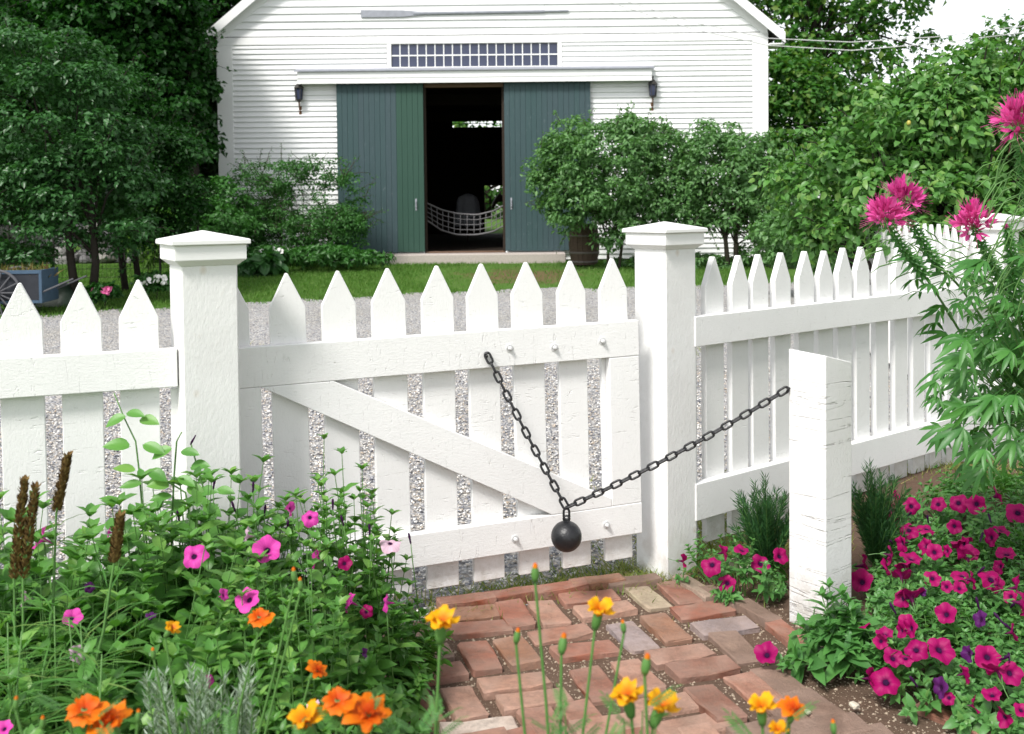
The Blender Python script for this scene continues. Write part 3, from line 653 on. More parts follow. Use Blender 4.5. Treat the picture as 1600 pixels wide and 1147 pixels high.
for y in (4.5, 9.5):
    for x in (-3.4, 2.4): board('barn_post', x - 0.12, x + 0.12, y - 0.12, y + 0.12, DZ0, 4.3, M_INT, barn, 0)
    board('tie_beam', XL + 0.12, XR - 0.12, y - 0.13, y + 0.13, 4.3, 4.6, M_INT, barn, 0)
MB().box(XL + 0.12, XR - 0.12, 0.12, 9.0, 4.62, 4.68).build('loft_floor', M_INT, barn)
# granite step
st = board('stone_step', bx(600), bx(880), -0.75 + BY, -0.16 + BY, BZ - 0.25, bz(740, 394.5), M_GRANITE, None, 0.02); tag(st, 'long pale granite doorstep in front of the barn opening', 'step')
# oar over the window
ox, oz = bx(565), bz(565, 20)
oa = empty('oar', (bx(730), BY - 0.06, bz(730, 21))); tag(oa, 'weathered grey wooden oar mounted high on the barn wall', 'oar')
ol = bx(893) - bx(730)
MB().tube([(-ol * 0.5, 0, 0), (ol * 0.75, 0, 0.02)], 0.035, 8).build('shaft', M_OAR, oa)
MB().tube([(ol * 0.75, 0, 0.02), (ol * 0.98, 0, 0.025)], 0.024, 8).build('grip', M_OAR, oa)
MB().prism([(-ol, -0.075), (-ol * 0.6, -0.075), (-ol * 0.4, -0.03), (-ol * 0.4, 0.03), (-ol * 0.6, 0.07), (-ol, 0.085)], -0.018, 0.018).build('blade', M_OAR, oa)
# lanterns
def lantern(px, py, label):
    p = at(px, py, BY - 0.16); e = empty('wall_lantern', p); tag(e, label, 'lantern', 'lanterns flanking the barn door')
    m = MB()
    m.lathe([(0.0, 0.33), (0.02, 0.32), (0.025, 0.27), (0.012, 0.25), (0.05, 0.22), (0.1, 0.15), (0.115, 0.13), (0.1, 0.12), (0.0, 0.12)], 8); m.build('roof_cap', M_BRONZE, e)
    c = MB()
    for k in range(6):
        t = k * math.pi / 3; c.tube([(0.07 * math.cos(t), 0.07 * math.sin(t), -0.14), (0.092 * math.cos(t), 0.092 * math.sin(t), 0.13)], 0.009, 4)
    c.lathe([(0.0, -0.18), (0.03, -0.17), (0.075, -0.13), (0.08, -0.12), (0.0, -0.12)], 8); c.build('cage', M_BRONZE, e)
    MB().lathe([(0.062, -0.119), (0.084, 0.119)], 6).build('glass', M_PANE, e)
    MB().tube([(0, 0, -0.16), (0, 0.02, -0.26), (0, 0.1, -0.36), (0, 0.135, -0.38)], [0.02, 0.016, 0.014, 0.014], 6).build('bracket', M_RUST, e)
    MB().box(-0.03, 0.03, 0.12, 0.15, -0.44, -0.26).build('back_plate', M_RUST, e)
lantern(467, 147, 'dark metal lantern on the barn wall left of the doors'); lantern(1020, 141, 'dark metal lantern on the barn wall right of the doors')

# ---------------------------------------------------------------- foliage tools
def leaf_mat(name, cols, rough=0.45, trans=0.3, spec=0.4, nscale=1.2, tcol=None):
    t = NT(name); g = t.node('ShaderNodeNewGeometry'); r = g.outputs['Random Per Island']
    c = t.ramp(r, [(i / (len(cols) - 1), k) for i, k in enumerate(cols)])
    n = t.noise(t.pos(), nscale, 3); c = t.mix(t.ramp(n, [(0.3, 0.45), (0.7, 0.0)]), c, t.mix(1.0, c, (0.62, 0.7, 0.6), 'MULTIPLY'))
    t.base(c, rough, spec)
    tr = t.node('ShaderNodeBsdfTranslucent'); tc = t.mix(1.0, c, tcol or (1.2, 1.5, 0.6), 'MULTIPLY'); t.l.new(tc, tr.inputs[0])
    mx = t.node('ShaderNodeMixShader'); mx.inputs[0].default_value = trans
    t.l.new(t.b.outputs[0], mx.inputs[1]); t.l.new(tr.outputs[0], mx.inputs[2]); t.l.new(mx.outputs[0], t.out.inputs[0]); return t.m
def unit(a): return a / np.maximum(np.linalg.norm(a, axis=-1, keepdims=True), 1e-9)
def far_leaves(P, A, N, L, W):
    S = unit(np.cross(A, N)); N = np.cross(S, A); m = P + A * (L * 0.42)[:, None]
    w = (W / 2)[:, None]; up = N * (W * 0.22)[:, None]
    V = np.stack([P, m + S * w + up, P + A * L[:, None] - N * (L * 0.12)[:, None], m - S * w + up], 1)
    n = len(P); F = (np.array([(0, 1, 2), (0, 2, 3)])[None] + 4 * np.arange(n)[:, None, None]).reshape(-1, 3)
    return V.reshape(-1, 3), F
def near_leaves(P, A, N, L, W, droop=0.25):
    S = unit(np.cross(A, N)); N = np.cross(S, A); Lc = L[:, None]; w = (W / 2)[:, None]
    def sec(t, k, d): c = P + A * Lc * t - N * Lc * d; return c, c + S * w * k + N * w * 0.35 * k, c - S * w * k + N * w * 0.35 * k
    c1, l1, r1 = sec(0.3, 0.92, -0.02); c2, l2, r2 = sec(0.65, 0.8, droop * 0.35); tip = P + A * Lc * 0.97 - N * Lc * droop
    V = np.stack([P, c1, l1, r1, c2, l2, r2, tip], 1)
    f = np.array([(0, 2, 1), (0, 1, 3), (2, 5, 4), (2, 4, 1), (1, 4, 6), (1, 6, 3), (5, 7, 4), (4, 7, 6)])
    n = len(P); return V.reshape(-1, 3), (f[None] + 8 * np.arange(n)[:, None, None]).reshape(-1, 3)
def clumps(rng, ells, K, rmin, rmax, shell=0.55):
    # clump centres inside a union of ellipsoids (cx, cy, cz, rx, ry, rz, weight)
    w = np.array([e[6] if len(e) > 6 else e[3] * e[4] * e[5] for e in ells]); w = w / w.sum(); C = []; O = []
    for e, k in zip(ells, rng.multinomial(K, w)):
        d = unit(rng.normal(size=(k, 3))); r = rng.uniform(shell ** 3, 1, (k, 1)) ** (1 / 3)
        C.append(np.array(e[:3]) + d * r * np.array(e[3:6])); O.append(d)
    return np.concatenate(C), np.concatenate(O), rng.uniform(rmin, rmax, sum(len(c) for c in C))
def crown_arrays(rng, C, O, Rr, per, L, W, flat=0.6, upb=0.6, droop=0.5, lv=0.5):
    K = len(C); c = np.repeat(C, per, 0); o = np.repeat(O, per, 0); r = np.repeat(Rr, per)[:, None]; n = len(c)
    d = unit(rng.normal(size=(n, 3)) + o * 0.7 + np.array([0, 0, 0.5])); rad = rng.uniform(0.45, 1.05, (n, 1))
    P = c + d * rad * r * np.array([1, 1, flat])
    N = unit(d * 0.7 + np.array([0, 0, upb]) + rng.normal(0, 0.45, (n, 3)))
    A = rng.normal(size=(n, 3)) + d * 0.6 - np.array([0, 0, droop]); A = unit(A - N * np.sum(A * N, -1, keepdims=True))
    l = L * rng.uniform(1 - lv, 1 + lv, n); return P, A, N, l, l * (W / L)
def limb_tubes(rng, base, C, trunk_pts, r0, nlimb, mat, parent):
    mb = MB(); k = len(trunk_pts); mb.tube(trunk_pts, [r0 * (1 - 0.6 * i / (k - 1)) for i in range(k)], 8)
    idx = rng.choice(len(C), min(nlimb, len(C)), replace=False)
    for i in idx:
        t = rng.uniform(0.35, 1.0); s = t * (k - 1); a = Vector(trunk_pts[int(s)]).lerp(Vector(trunk_pts[min(int(s) + 1, k - 1)]), s - int(s)); b = Vector(C[i])
        m = a.lerp(b, 0.5) + Vector((rng.normal(0, 0.1), rng.normal(0, 0.1), 0.12 * (b - a).length))
        r = r0 * (0.42 - 0.2 * t); mb.tube([a, a.lerp(m, 0.6), m, m.lerp(b, 0.6), b], [r, r * 0.8, r * 0.6, r * 0.4, r * 0.15], 5)
    return mb.build('trunk', mat, parent, True)
M_BARK = plain('tree_bark', (0.035, 0.03, 0.025), 0.9, 0.1, 0.5, 14, 0.6)
M_TWIG = plain('shrub_bark', (0.06, 0.05, 0.04), 0.9, 0.1, 0.5, 14, 0.5)
def tree(name, label, base, ells, K, per, clr, L, W, mat, cat='tree', seed=1, trunks=None, r0=0.12, nl=14, group=None, flat=0.6, shell=0.55, droop=0.5, near=False, upb=0.6, bark=None, sprigs=0, sl=0.4):
    rng = np.random.default_rng(seed); b = np.array(base, float)
    C, O, Rr = clumps(rng, ells, K, clr[0], clr[1], shell)
    e = empty(name, base); tag(e, label, cat, group)
    arr = crown_arrays(rng, C, O, Rr, per, L, W, flat, upb, droop)
    if sprigs:                                  # loose leafy shoots that break up the outline
        tw = MB(); k = rng.choice(len(C), sprigs); acc = [[], [], [], [], []]
        for i in k:
            d = unit(O[i] * 0.7 + np.array([0, 0, 0.55]) + rng.normal(0, 0.35, 3)); s0 = C[i] + O[i] * Rr[i] * 0.5; l = sl * rng.uniform(0.5, 1.3); tp_ = s0 + d * l + np.array([0, 0, -0.12 * l]); tw.tube([s0 - b, (s0 + tp_) / 2 + np.array([0, 0, 0.04]) - b, tp_ - b], [0.008, 0.006, 0.003], 4, False)
            for j in range(16):
                t = rng.random(); p = s0 * (1 - t) + tp_ * t; o_ = unit(rng.normal(size=3) + d * 0.5); acc[0].append(p + rng.normal(0, 0.02, 3)); acc[1].append(o_); acc[2].append(unit(np.array([0, 0, 0.9]) + rng.normal(0, 0.5, 3))); q = L * rng.uniform(0.45, 1.1); acc[3].append(q); acc[4].append(q * W / L)
        arr = tuple(np.concatenate([x, np.array(y)]) for x, y in zip(arr, acc)); tag(tw.build('twigs', bark or M_BARK, e, True), kind='stuff')
    V, F = (near_leaves if near else far_leaves)(*arr)
    inst('crown', fast_mesh('crown', V - b, F, mat), e)
    tops = trunks or [[(0, 0, -0.1), (0.05, 0, (ells[0][2] - base[2]) * 0.5), (0, 0, ells[0][2] - base[2])]]
    for tp in tops: limb_tubes(rng, base, C - b, [Vector(p) for p in tp], r0, nl, bark or M_BARK, e)
    return e
def ell(px, py, Y, rpx, rpy, ry=None, wt=None):
    c = at(px, py, Y); s = Y / 1600; e = [c.x, c.y, c.z, rpx * s, (ry if ry else 0.8 * rpx * s), rpy * s]
    if wt: e.append(wt)
    return tuple(e)
def gp(px, Y): x = (px - 800) / 1600 * Y; return (x, Y, gz(x, Y))
G_DARK = leaf_mat('dark_maple_leaves', [(0.013, 0.058, 0.009), (0.022, 0.089, 0.014), (0.018, 0.075, 0.015), (0.034, 0.118, 0.019)], 0.42, 0.3, 0.3)
G_MID = leaf_mat('grey_green_leaves', [(0.026, 0.092, 0.023), (0.043, 0.134, 0.035), (0.059, 0.164, 0.050), (0.037, 0.114, 0.028)], 0.36, 0.25, 0.42)
G_BACK = leaf_mat('deep_woodland_leaves', [(0.008, 0.032, 0.006), (0.014, 0.049, 0.008), (0.010, 0.038, 0.007)], 0.5, 0.3, 0.25)
G_LILAC = leaf_mat('lilac_leaves', [(0.082, 0.192, 0.058), (0.127, 0.265, 0.085), (0.104, 0.225, 0.078), (0.157, 0.305, 0.098)], 0.42, 0.3, 0.42, 2.0)
G_FRUIT = leaf_mat('fruit_tree_leaves', [(0.079, 0.198, 0.046), (0.114, 0.277, 0.058), (0.094, 0.225, 0.062), (0.200, 0.344, 0.080)], 0.42, 0.3, 0.42, 1.6)
G_FINE = leaf_mat('fine_shrub_leaves', [(0.047, 0.143, 0.030), (0.068, 0.198, 0.043), (0.053, 0.165, 0.036)], 0.42, 0.3, 0.35, 2.0)
G_ELM = leaf_mat('tall_tree_leaves', [(0.034, 0.121, 0.022), (0.062, 0.178, 0.032), (0.083, 0.217, 0.041), (0.138, 0.217, 0.036)], 0.45, 0.35, 0.3)
# trees on the left
g_ = gp(125, 15)
tree('maple_tree', 'grey-green young tree with twin trunks at the left, nearest the fence', g_, [ell(60, 190, 15, 130, 150), ell(130, 300, 15, 110, 110), ell(10, 320, 15, 90, 120)], 230, 120, (0.22, 0.5), 0.08, 0.048, G_MID, sprigs=120, sl=0.45, seed=11, r0=0.075, nl=9, flat=0.42, upb=0.9,
     trunks=[[(-0.05, 0, -0.1), (-0.13, 0, 0.5), (-0.2, 0, 1.3), (-0.25, 0.1, 2.4)], [(0.12, 0.05, -0.1), (0.2, 0.05, 0.6), (0.12, 0.1, 1.4), (0.1, 0.1, 2.2)]])
g_ = gp(195, 17)
tree('maple_tree', 'small dark tree with thin leaning stems left of the left gate post', g_, [ell(215, 270, 17, 90, 110), ell(180, 180, 17, 70, 80), ell(255, 330, 17, 60, 60)], 170, 110, (0.2, 0.5), 0.08, 0.05, G_DARK, sprigs=80, sl=0.45, seed=12, r0=0.06, nl=8, flat=0.42, upb=0.9,
     trunks=[[(0, 0, -0.1), (-0.1, 0, 0.8), (0.05, 0, 2.2)], [(0.2, 0.1, -0.1), (0.1, 0.1, 0.8), (0.3, 0.1, 2.0)]])
tree('maple_tree', 'large dark maple whose leaves reach the left corner of the barn', gp(300, 21.3), [ell(240, 150, 21.3, 78, 200), ell(288, 250, 21.6, 32, 100), ell(200, 20, 21, 110, 120)], 330, 110, (0.3, 0.65), 0.12, 0.11, G_DARK, sprigs=90, sl=0.7, seed=13, r0=0.2, nl=14, flat=0.4, upb=0.9)
tree('maple_tree', 'tall dark maple filling the upper left corner of the picture', gp(30, 24), [ell(50, 50, 24, 170, 150), ell(-40, 200, 24, 120, 160)], 300, 110, (0.4, 0.85), 0.13, 0.12, G_DARK, seed=14, r0=0.25, nl=12, flat=0.4, upb=0.9)
tree('maple_tree', 'deep green tree behind the large maple near the barn roof', gp(230, 29), [ell(200, 40, 29, 170, 210), ell(270, 120, 29, 90, 200)], 430, 52, (0.5, 0.9), 0.22, 0.2, G_BACK, seed=15, r0=0.3, nl=12)
tree('woodland_tree', 'shaded woodland tree in the far left background', gp(-80, 36), [ell(-20, 120, 36, 260, 260), ell(-20, 330, 36, 200, 90)], 420, 46, (0.7, 1.2), 0.3, 0.26, G_BACK, seed=16, r0=0.35, nl=10)
tree('woodland_tree', 'shaded woodland tree behind the left side of the barn', gp(260, 40), [ell(230, 100, 40, 230, 300), ell(200, 320, 40, 180, 90)], 460, 46, (0.8, 1.3), 0.32, 0.28, G_BACK, seed=17, r0=0.35, nl=10)
tree('understory_bush', 'shaded bush growing between the left trees and the barn corner', gp(300, 20), [ell(305, 350, 20, 70, 42), ell(345, 330, 20.8, 42, 50)], 90, 80, (0.2, 0.4), 0.1, 0.06, G_FINE, 'bush', seed=18, r0=0.03, nl=8)
# trees on the right
tree('tall_tree', 'tall airy tree behind the right corner of the barn', gp(1250, 34), [ell(1270, 70, 34, 110, 120), ell(1370, 60, 34, 95, 110), ell(1210, 30, 34, 70, 90), ell(1330, -60, 34, 150, 120)], 190, 46, (0.5, 1.0), 0.21, 0.15, G_ELM, sprigs=120, sl=1.0, seed=21, r0=0.3, nl=26, shell=0.3)
tree('tall_tree', 'dense dark tree between the barn corner and the tall airy tree', gp(1260, 29), [ell(1250, 190, 29, 85, 110), ell(1350, 230, 30, 100, 90), ell(1215, 280, 29, 50, 100)], 300, 60, (0.4, 0.75), 0.17, 0.12, G_ELM, seed=22, r0=0.2, nl=10)
tree('tall_tree', 'pale distant tree top under the white sky at the right edge', gp(1590, 26), [ell(1590, 130, 26, 90, 85), ell(1690, 100, 26, 90, 110), ell(1540, 200, 26, 80, 70)], 210, 55, (0.4, 0.75), 0.16, 0.1, G_ELM, sprigs=60, sl=0.9, seed=23, r0=0.2, nl=14, shell=0.4)
ft = tree('fruit_tree', 'broad leafy fruit tree with yellow fruit behind the right fence', gp(1460, 9.8), [ell(1310, 300, 10.2, 95, 100), ell(1400, 240, 9.8, 110, 105), ell(1500, 220, 9.8, 120, 125), ell(1590, 190, 9.8, 110, 130), ell(1660, 250, 9.8, 120, 140), ell(1450, 330, 9.6, 150, 75)],
     640, 42, (0.14, 0.3), 0.082, 0.05, G_FRUIT, sprigs=160, sl=0.3, seed=24, r0=0.08, nl=26, droop=0.7, near=True,
     trunks=[[(-0.3, 0, -0.1), (-0.45, 0, 0.5), (-0.6, 0, 1.2)], [(0.1, 0.1, -0.1), (0.3, 0.1, 0.6), (0.5, 0.1, 1.5)], [(0, 0, -0.1), (0, -0.1, 0.7), (0.05, 0, 1.7)]])
M_YFRUIT = plain('yellow_fruit_skin', (0.42, 0.36, 0.08), 0.45, 0.4, 0.2, 20)
bm = bmesh.new(); bmesh.ops.create_uvsphere(bm, u_segments=12, v_segments=8, radius=0.021); FR = bpy.data.meshes.new('fruit'); bm.to_mesh(FR); bm.free(); FR.materials.append(M_YFRUIT)
for v in FR.vertices: v.co.z *= 1.15; v.co.x *= 0.9 + 0.1 * (v.co.z < 0)
FR.polygons.foreach_set('use_smooth', [True] * len(FR.polygons))
for px, py in ((1420, 192), (1486, 218), (1412, 280)):
    inst('fruit', FR, ft, at(px, py, 9.3) - Vector(ft.location))
# shrubs against the barn
tree('lilac_bush', 'big rounded lilac bush covering the right sliding door edge and barrel', gp(950, 20.4), [ell(945, 260, 20.4, 100, 85), ell(895, 285, 20.3, 62, 75), ell(1010, 270, 20.4, 62, 95), ell(985, 345, 20.2, 55, 50), ell(900, 320, 20.3, 45, 30)], 330, 80, (0.16, 0.34), 0.088, 0.05, G_LILAC, 'bush', sprigs=150, sl=0.38, seed=31, r0=0.035, nl=12, droop=0.6,
     trunks=[[(0.0, 0, -0.1), (0, 0, 0.5), (-0.2, 0, 1.2)], [(0.2, 0, -0.1), (0.3, 0, 0.6), (0.5, 0, 1.3)]], bark=M_TWIG)
tree('lilac_bush', 'lilac bush with dark trunks covering the right corner of the barn', gp(1150, 20.2), [ell(1130, 275, 20.2, 80, 85), ell(1185, 300, 20.2, 48, 75), ell(1085, 300, 20.2, 50, 60), ell(1215, 330, 20, 40, 55)], 280, 80, (0.16, 0.34), 0.088, 0.05, G_LILAC, 'bush', sprigs=130, sl=0.38, seed=32, r0=0.06, nl=12, droop=0.6,
     trunks=[[(-0.15, 0, -0.1), (-0.2, 0, 0.5), (-0.3, 0, 1.2)], [(0.0, 0, -0.1), (0.0, 0, 0.6), (0.1, 0, 1.3)], [(0.35, 0, -0.1), (0.5, 0, 0.6), (0.7, 0, 1.4)]], bark=M_TWIG)
tree('barn_shrub', 'feathery green shrub against the barn wall left of the lantern', gp(410, 21.6), [ell(415, 300, 21.6, 50, 52), ell(385, 345, 21.5, 58, 42), ell(430, 350, 21.5, 55, 42), ell(455, 275, 21.7, 40, 30, wt=0.1)], 190, 70, (0.12, 0.3), 0.06, 0.03, G_FINE, 'bush', sprigs=110, sl=0.6, seed=33, r0=0.028, nl=20, shell=0.3,
     trunks=[[(0.2, 0, -0.1), (0, 0, 0.5), (-0.2, 0, 1.2)], [(0.35, 0, -0.1), (0.4, 0, 0.5), (0.4, 0, 1.3)]], bark=M_TWIG)
tree('barn_shrub', 'feathery green shrub overlapping the left sliding door', gp(510, 21.5), [ell(530, 320, 21.5, 38, 50), ell(505, 355, 21.4, 55, 40), ell(545, 362, 21.3, 26, 36), ell(500, 270, 21.6, 40, 25, wt=0.06)], 170, 70, (0.12, 0.28), 0.06, 0.03, G_FINE, 'bush', sprigs=100, sl=0.55, seed=34, r0=0.022, nl=18, shell=0.3, bark=M_TWIG)
tree('ground_plant', 'low leafy plants along the foot of the barn beside the granite step', gp(520, 20.6), [ell(500, 398, 20.6, 60, 12), ell(560, 402, 20.6, 35, 8), ell(590, 405, 20.5, 20, 5)], 110, 36, (0.08, 0.16), 0.1, 0.045, G_FINE, 'plant', seed=35, r0=0.01, nl=12, bark=M_TWIG)
tree('ground_plant', 'shady undergrowth at the foot of the lilacs beneath the barn wall', gp(1110, 20.8), [ell(1060, 410, 20.8, 110, 10), ell(1200, 395, 20.5, 60, 22)], 110, 36, (0.08, 0.18), 0.09, 0.045, G_LILAC, 'plant', seed=36, r0=0.01, nl=12, bark=M_TWIG)
tree('shade_bush', 'low dark bushes between the fruit tree and the right lilac', gp(1260, 15), [ell(1260, 370, 15, 70, 50), ell(1360, 380, 14, 80, 50)], 150, 60, (0.15, 0.3), 0.085, 0.05, G_LILAC, 'bush', seed=37, r0=0.02, nl=12, bark=M_TWIG)
tree('rear_tree', 'green trees seen far off through the rear barn doorway', (-1.5, 62, gz(0, 62)), [(-1.5, 62, 4.5, 7, 4, 3.5), (6, 64, 4.5, 6, 4, 3.5)], 260, 40, (0.7, 1.2), 0.35, 0.25, G_ELM, seed=38, r0=0.3, nl=8)

# ---------------------------------------------------------------- grass
def blades(name, X, Y, H, W, mat, label, cat='grass', seed=5, lean=0.5):
    rng = np.random.default_rng(seed); n = len(X); Z = GZ(X, Y) - 0.03; P = np.stack([X, Y, Z], 1); a = rng.uniform(0, 6.28, n)
    S = np.stack([np.cos(a), np.sin(a), np.zeros(n)], 1) * (W / 2)[:, None]; h = H * rng.uniform(0.6, 1.3, n)
    T = P + np.stack([rng.normal(0, lean, n) * h, rng.normal(0, lean, n) * h, h], 1)
    V = np.stack([P - S, P + S, T], 1).reshape(-1, 3); F = np.arange(3 * n).reshape(-1, 3)
    return tag(inst(name, fast_mesh(name, V, F, mat)), label, cat, kind='stuff')
G_GRASS = leaf_mat('grass_blades', [(0.078, 0.169, 0.028), (0.111, 0.234, 0.044), (0.091, 0.195, 0.033), (0.169, 0.260, 0.066)], 0.6, 0.35, 0.2, 1.5)
n = 90000; X = RNG.uniform(-10, 5, n); Y = RNG.uniform(12, 22.6, n)
ok = np.array([y > drive_edge(x) - 0.05 - 0.35 * abs(j) for x, y, j in zip(X, Y, RNG.normal(0, 0.6, n))]) & ~((np.hypot((X - 0.2) * 0.45, (Y - 19.2) * 0.3) < 0.9) & (RNG.random(n) < 0.8)); X, Y = X[ok], Y[ok]
blades('grass', X, Y, np.full(len(X), 0.06), np.full(len(X), 0.016), G_GRASS, 'short green grass on the lawn before the barn', seed=5)
n = 2600; X = np.concatenate([RNG.normal(0.95, 0.25, n), RNG.normal(0.5, 0.5, n), RNG.uniform(-3, 2, 1800), RNG.normal(2.4, 0.5, 900)]); Y = np.concatenate([RNG.normal(5.0, 0.35, n), RNG.normal(4.45, 0.1, n) , RNG.normal(10.5, 0.25, 1800), RNG.normal(5.75, 0.12, 900)])
Y[n:2 * n] += 0.36 * (X[n:2 * n] - 0.65)
blades('drive_weeds', X, Y, np.full(len(X), 0.055), np.full(len(X), 0.009), leaf_mat('weed_blades', [(0.13, 0.2, 0.035), (0.24, 0.28, 0.07), (0.38, 0.33, 0.15), (0.16, 0.24, 0.05)], 0.6, 0.35, 0.2), 'sparse yellow-green weeds growing in the gravel behind the gate', 'weeds', seed=6, lean=0.8)

# ---------------------------------------------------------------- left background: stone wall, wire fence, cart, planted bed
sw = empty('stone_wall', gp(100, 24)); tag(sw, 'low dry stone wall under the left trees', 'wall'); o = Vector(sw.location)
def rock(seed, r=1.0):
    rr = random.Random(seed); bm = bmesh.new(); bmesh.ops.create_icosphere(bm, subdivisions=2, radius=1)
    for v in bm.verts:
        n = v.co.normalized(); k = 1 + 0.16 * math.sin(n.x * 3 + seed) + 0.12 * math.sin(n.y * 4 + seed * 2) + rr.uniform(-0.05, 0.05)
        v.co = Vector((max(-0.85, min(0.85, v.co.x * k)), max(-0.8, min(0.8, v.co.y * k)), max(-0.8, min(0.8, v.co.z * k)))) * r
    me = bpy.data.meshes.new('stone'); bm.to_mesh(me); bm.free(); me.materials.append(M_WALLSTONE); return me
RK = [rock(i) for i in range(6)]
for row in range(5):
    x = -13.5 + random.uniform(0, 0.3)
    while x < -6.9:
        w_ = random.uniform(0.16, 0.34); inst('stone', RK[random.randrange(6)], sw, (x + w_ - o.x, random.uniform(-0.1, 0.1), 0.05 + row * 0.19 + random.uniform(-0.04, 0.04)),
             (random.uniform(-0.3, 0.3), random.uniform(-0.3, 0.3), random.uniform(0, 6)), (w_ * 1.05, w_ * 0.9, random.uniform(0.12, 0.17))); x += w_ * 1.6
wf = empty('wire_fence', gp(130, 18.2)); tag(wf, 'thin wire mesh fence on dark stakes under the left trees', 'fence'); o = Vector(wf.location)
M_STAKE = plain('dark_stake', (0.03, 0.028, 0.025), 0.8, 0.2)
sx = [at(px, 430, 18.2).x - o.x for px in (-60, 12, 84, 148, 196, 250, 312)]
for x in sx: MB().tube([(x, 0, -0.1), (x + random.uniform(-0.05, 0.05), 0, 1.15)], 0.022, 6).build('stake', M_STAKE, wf)
for k in range(7): MB().tube([(sx[0], 0, 0.12 + 0.15 * k), (sx[3], 0.01, 0.1 + 0.15 * k), (sx[-1], 0, 0.12 + 0.15 * k)], 0.004, 4).build('wire', M_STAKE, wf)
for k in range(60):
    x = sx[0] + (sx[-1] - sx[0]) * k / 59; MB().tube([(x, 0, 0.1), (x, 0, 1.03)], 0.003, 3).build('wire', M_STAKE, wf)
# cart
M_STAKE2 = plain('grey_spokes', (0.1, 0.1, 0.11), 0.7, 0.2); M_CART = plain('faded_blue_paint', (0.06, 0.1, 0.15), 0.7, 0.2, 0.3, 12); M_CARTP = plain('dark_cart_panel', (0.03, 0.033, 0.04), 0.7, 0.2, 0.3, 12)
p = on_ground(30, 492); YC = p.y; ct = empty('garden_cart', p, R(6)); tag(ct, 'old blue garden cart with a spoked wheel at the left edge', 'cart')
s = YC / 1600; x1 = 33 * s
cz = at(30, 426, YC).z - p.z; cb = at(30, 472, YC).z - p.z
board('side_panel', -1.0, x1 - 0.02, 0.0, 0.03, cb + 0.02, cz - 0.02, M_CARTP, ct); board('side_panel', -1.0, x1 - 0.02, 0.62, 0.65, cb + 0.02, cz - 0.02, M_CARTP, ct)
board('top_trim', -1.0, x1, -0.012, 0.04, cz - 0.019, cz + 0.03, M_CART, ct); board('end_board', x1 - 0.019, x1 + 0.02, -0.01, 0.66, cb - 0.02, cz + 0.03, M_CART, ct)
board('bottom_trim', -1.0, x1 - 0.02, -0.012, 0.64, cb - 0.02, cb + 0.018, M_CART, ct)
for yw in (-0.07, 0.72):
    wx = -30 * s; wr = cb + 0.13; wh = empty('wheel', (wx, yw, wr), 0, ct)
    ringp = [((wr) * math.cos(2 * math.pi * k / 32), 0, (wr) * math.sin(2 * math.pi * k / 32)) for k in range(33)]
    MB().tube(ringp, 0.02, 6, False).build('rim', M_STAKE2, wh, True)
    for k in range(14):
        t = 2 * math.pi * k / 14; MB().tube([(0, 0, 0), (wr * math.cos(t), 0, wr * math.sin(t))], 0.011, 5).build('spoke', M_STAKE2, wh)
    MB().tube([(0, -0.04, 0), (0, 0.04, 0)], 0.045, 10).build('hub', M_CARTP, wh)
for y in (0.02, 0.6): MB().tube([(x1, y, cb + 0.12), (x1 + 0.42, y, cb + 0.3)], 0.012, 6).build('handle', M_STAKE2, ct)
G_DRY = leaf_mat('dry_stalks', [(0.2, 0.12, 0.05), (0.26, 0.2, 0.08), (0.16, 0.2, 0.06)], 0.7, 0.3, 0.2)
rng = np.random.default_rng(77); n = 500; P = np.stack([rng.uniform(-0.9, x1, n), rng.uniform(0.05, 0.6, n), np.full(n, cz - 0.1)], 1); A = unit(rng.normal(0, 0.5, (n, 3)) + np.array([0, 0, 1]))
V, F = far_leaves(P, A, unit(rng.normal(size=(n, 3))), rng.uniform(0.12, 0.25, n), np.full(n, 0.02)); pl_ = inst('dry_plants', fast_mesh('dry_plants', V, F, G_DRY)); pl_.location = p; pl_.rotation_euler = (0, 0, R(6))
tag(pl_, 'dry grass and flower stalks heaped inside the blue cart', 'plants', kind='stuff')
# dark covered heap
hp = on_ground(92, 474); mb = MB(); V = []; F = []; nx_, ny_ = 18, 12
for j in range(ny_ + 1):
    for i in range(nx_ + 1):
        u_, v_ = i / nx_ * 2 - 1, j / ny_ * 2 - 1; r2 = u_ * u_ + v_ * v_
        V.append((u_ * 0.42, v_ * 0.35, 0.3 * max(0, 1 - r2) ** 0.5 * (1 + 0.15 * math.sin(u_ * 7 + v_ * 4)) - 0.02))
for j in range(ny_):
    for i in range(nx_): k = j * (nx_ + 1) + i; F.append((k, k + 1, k + nx_ + 2, k + nx_ + 1))
tag(inst('tarp_heap', mesh('tarp_heap', V, F, plain('dark_green_tarp', (0.015, 0.03, 0.018), 0.5, 0.4, 0.3, 6, 0.4), True), None, hp), 'heap under a dark green cover beside the blue cart', 'tarp')
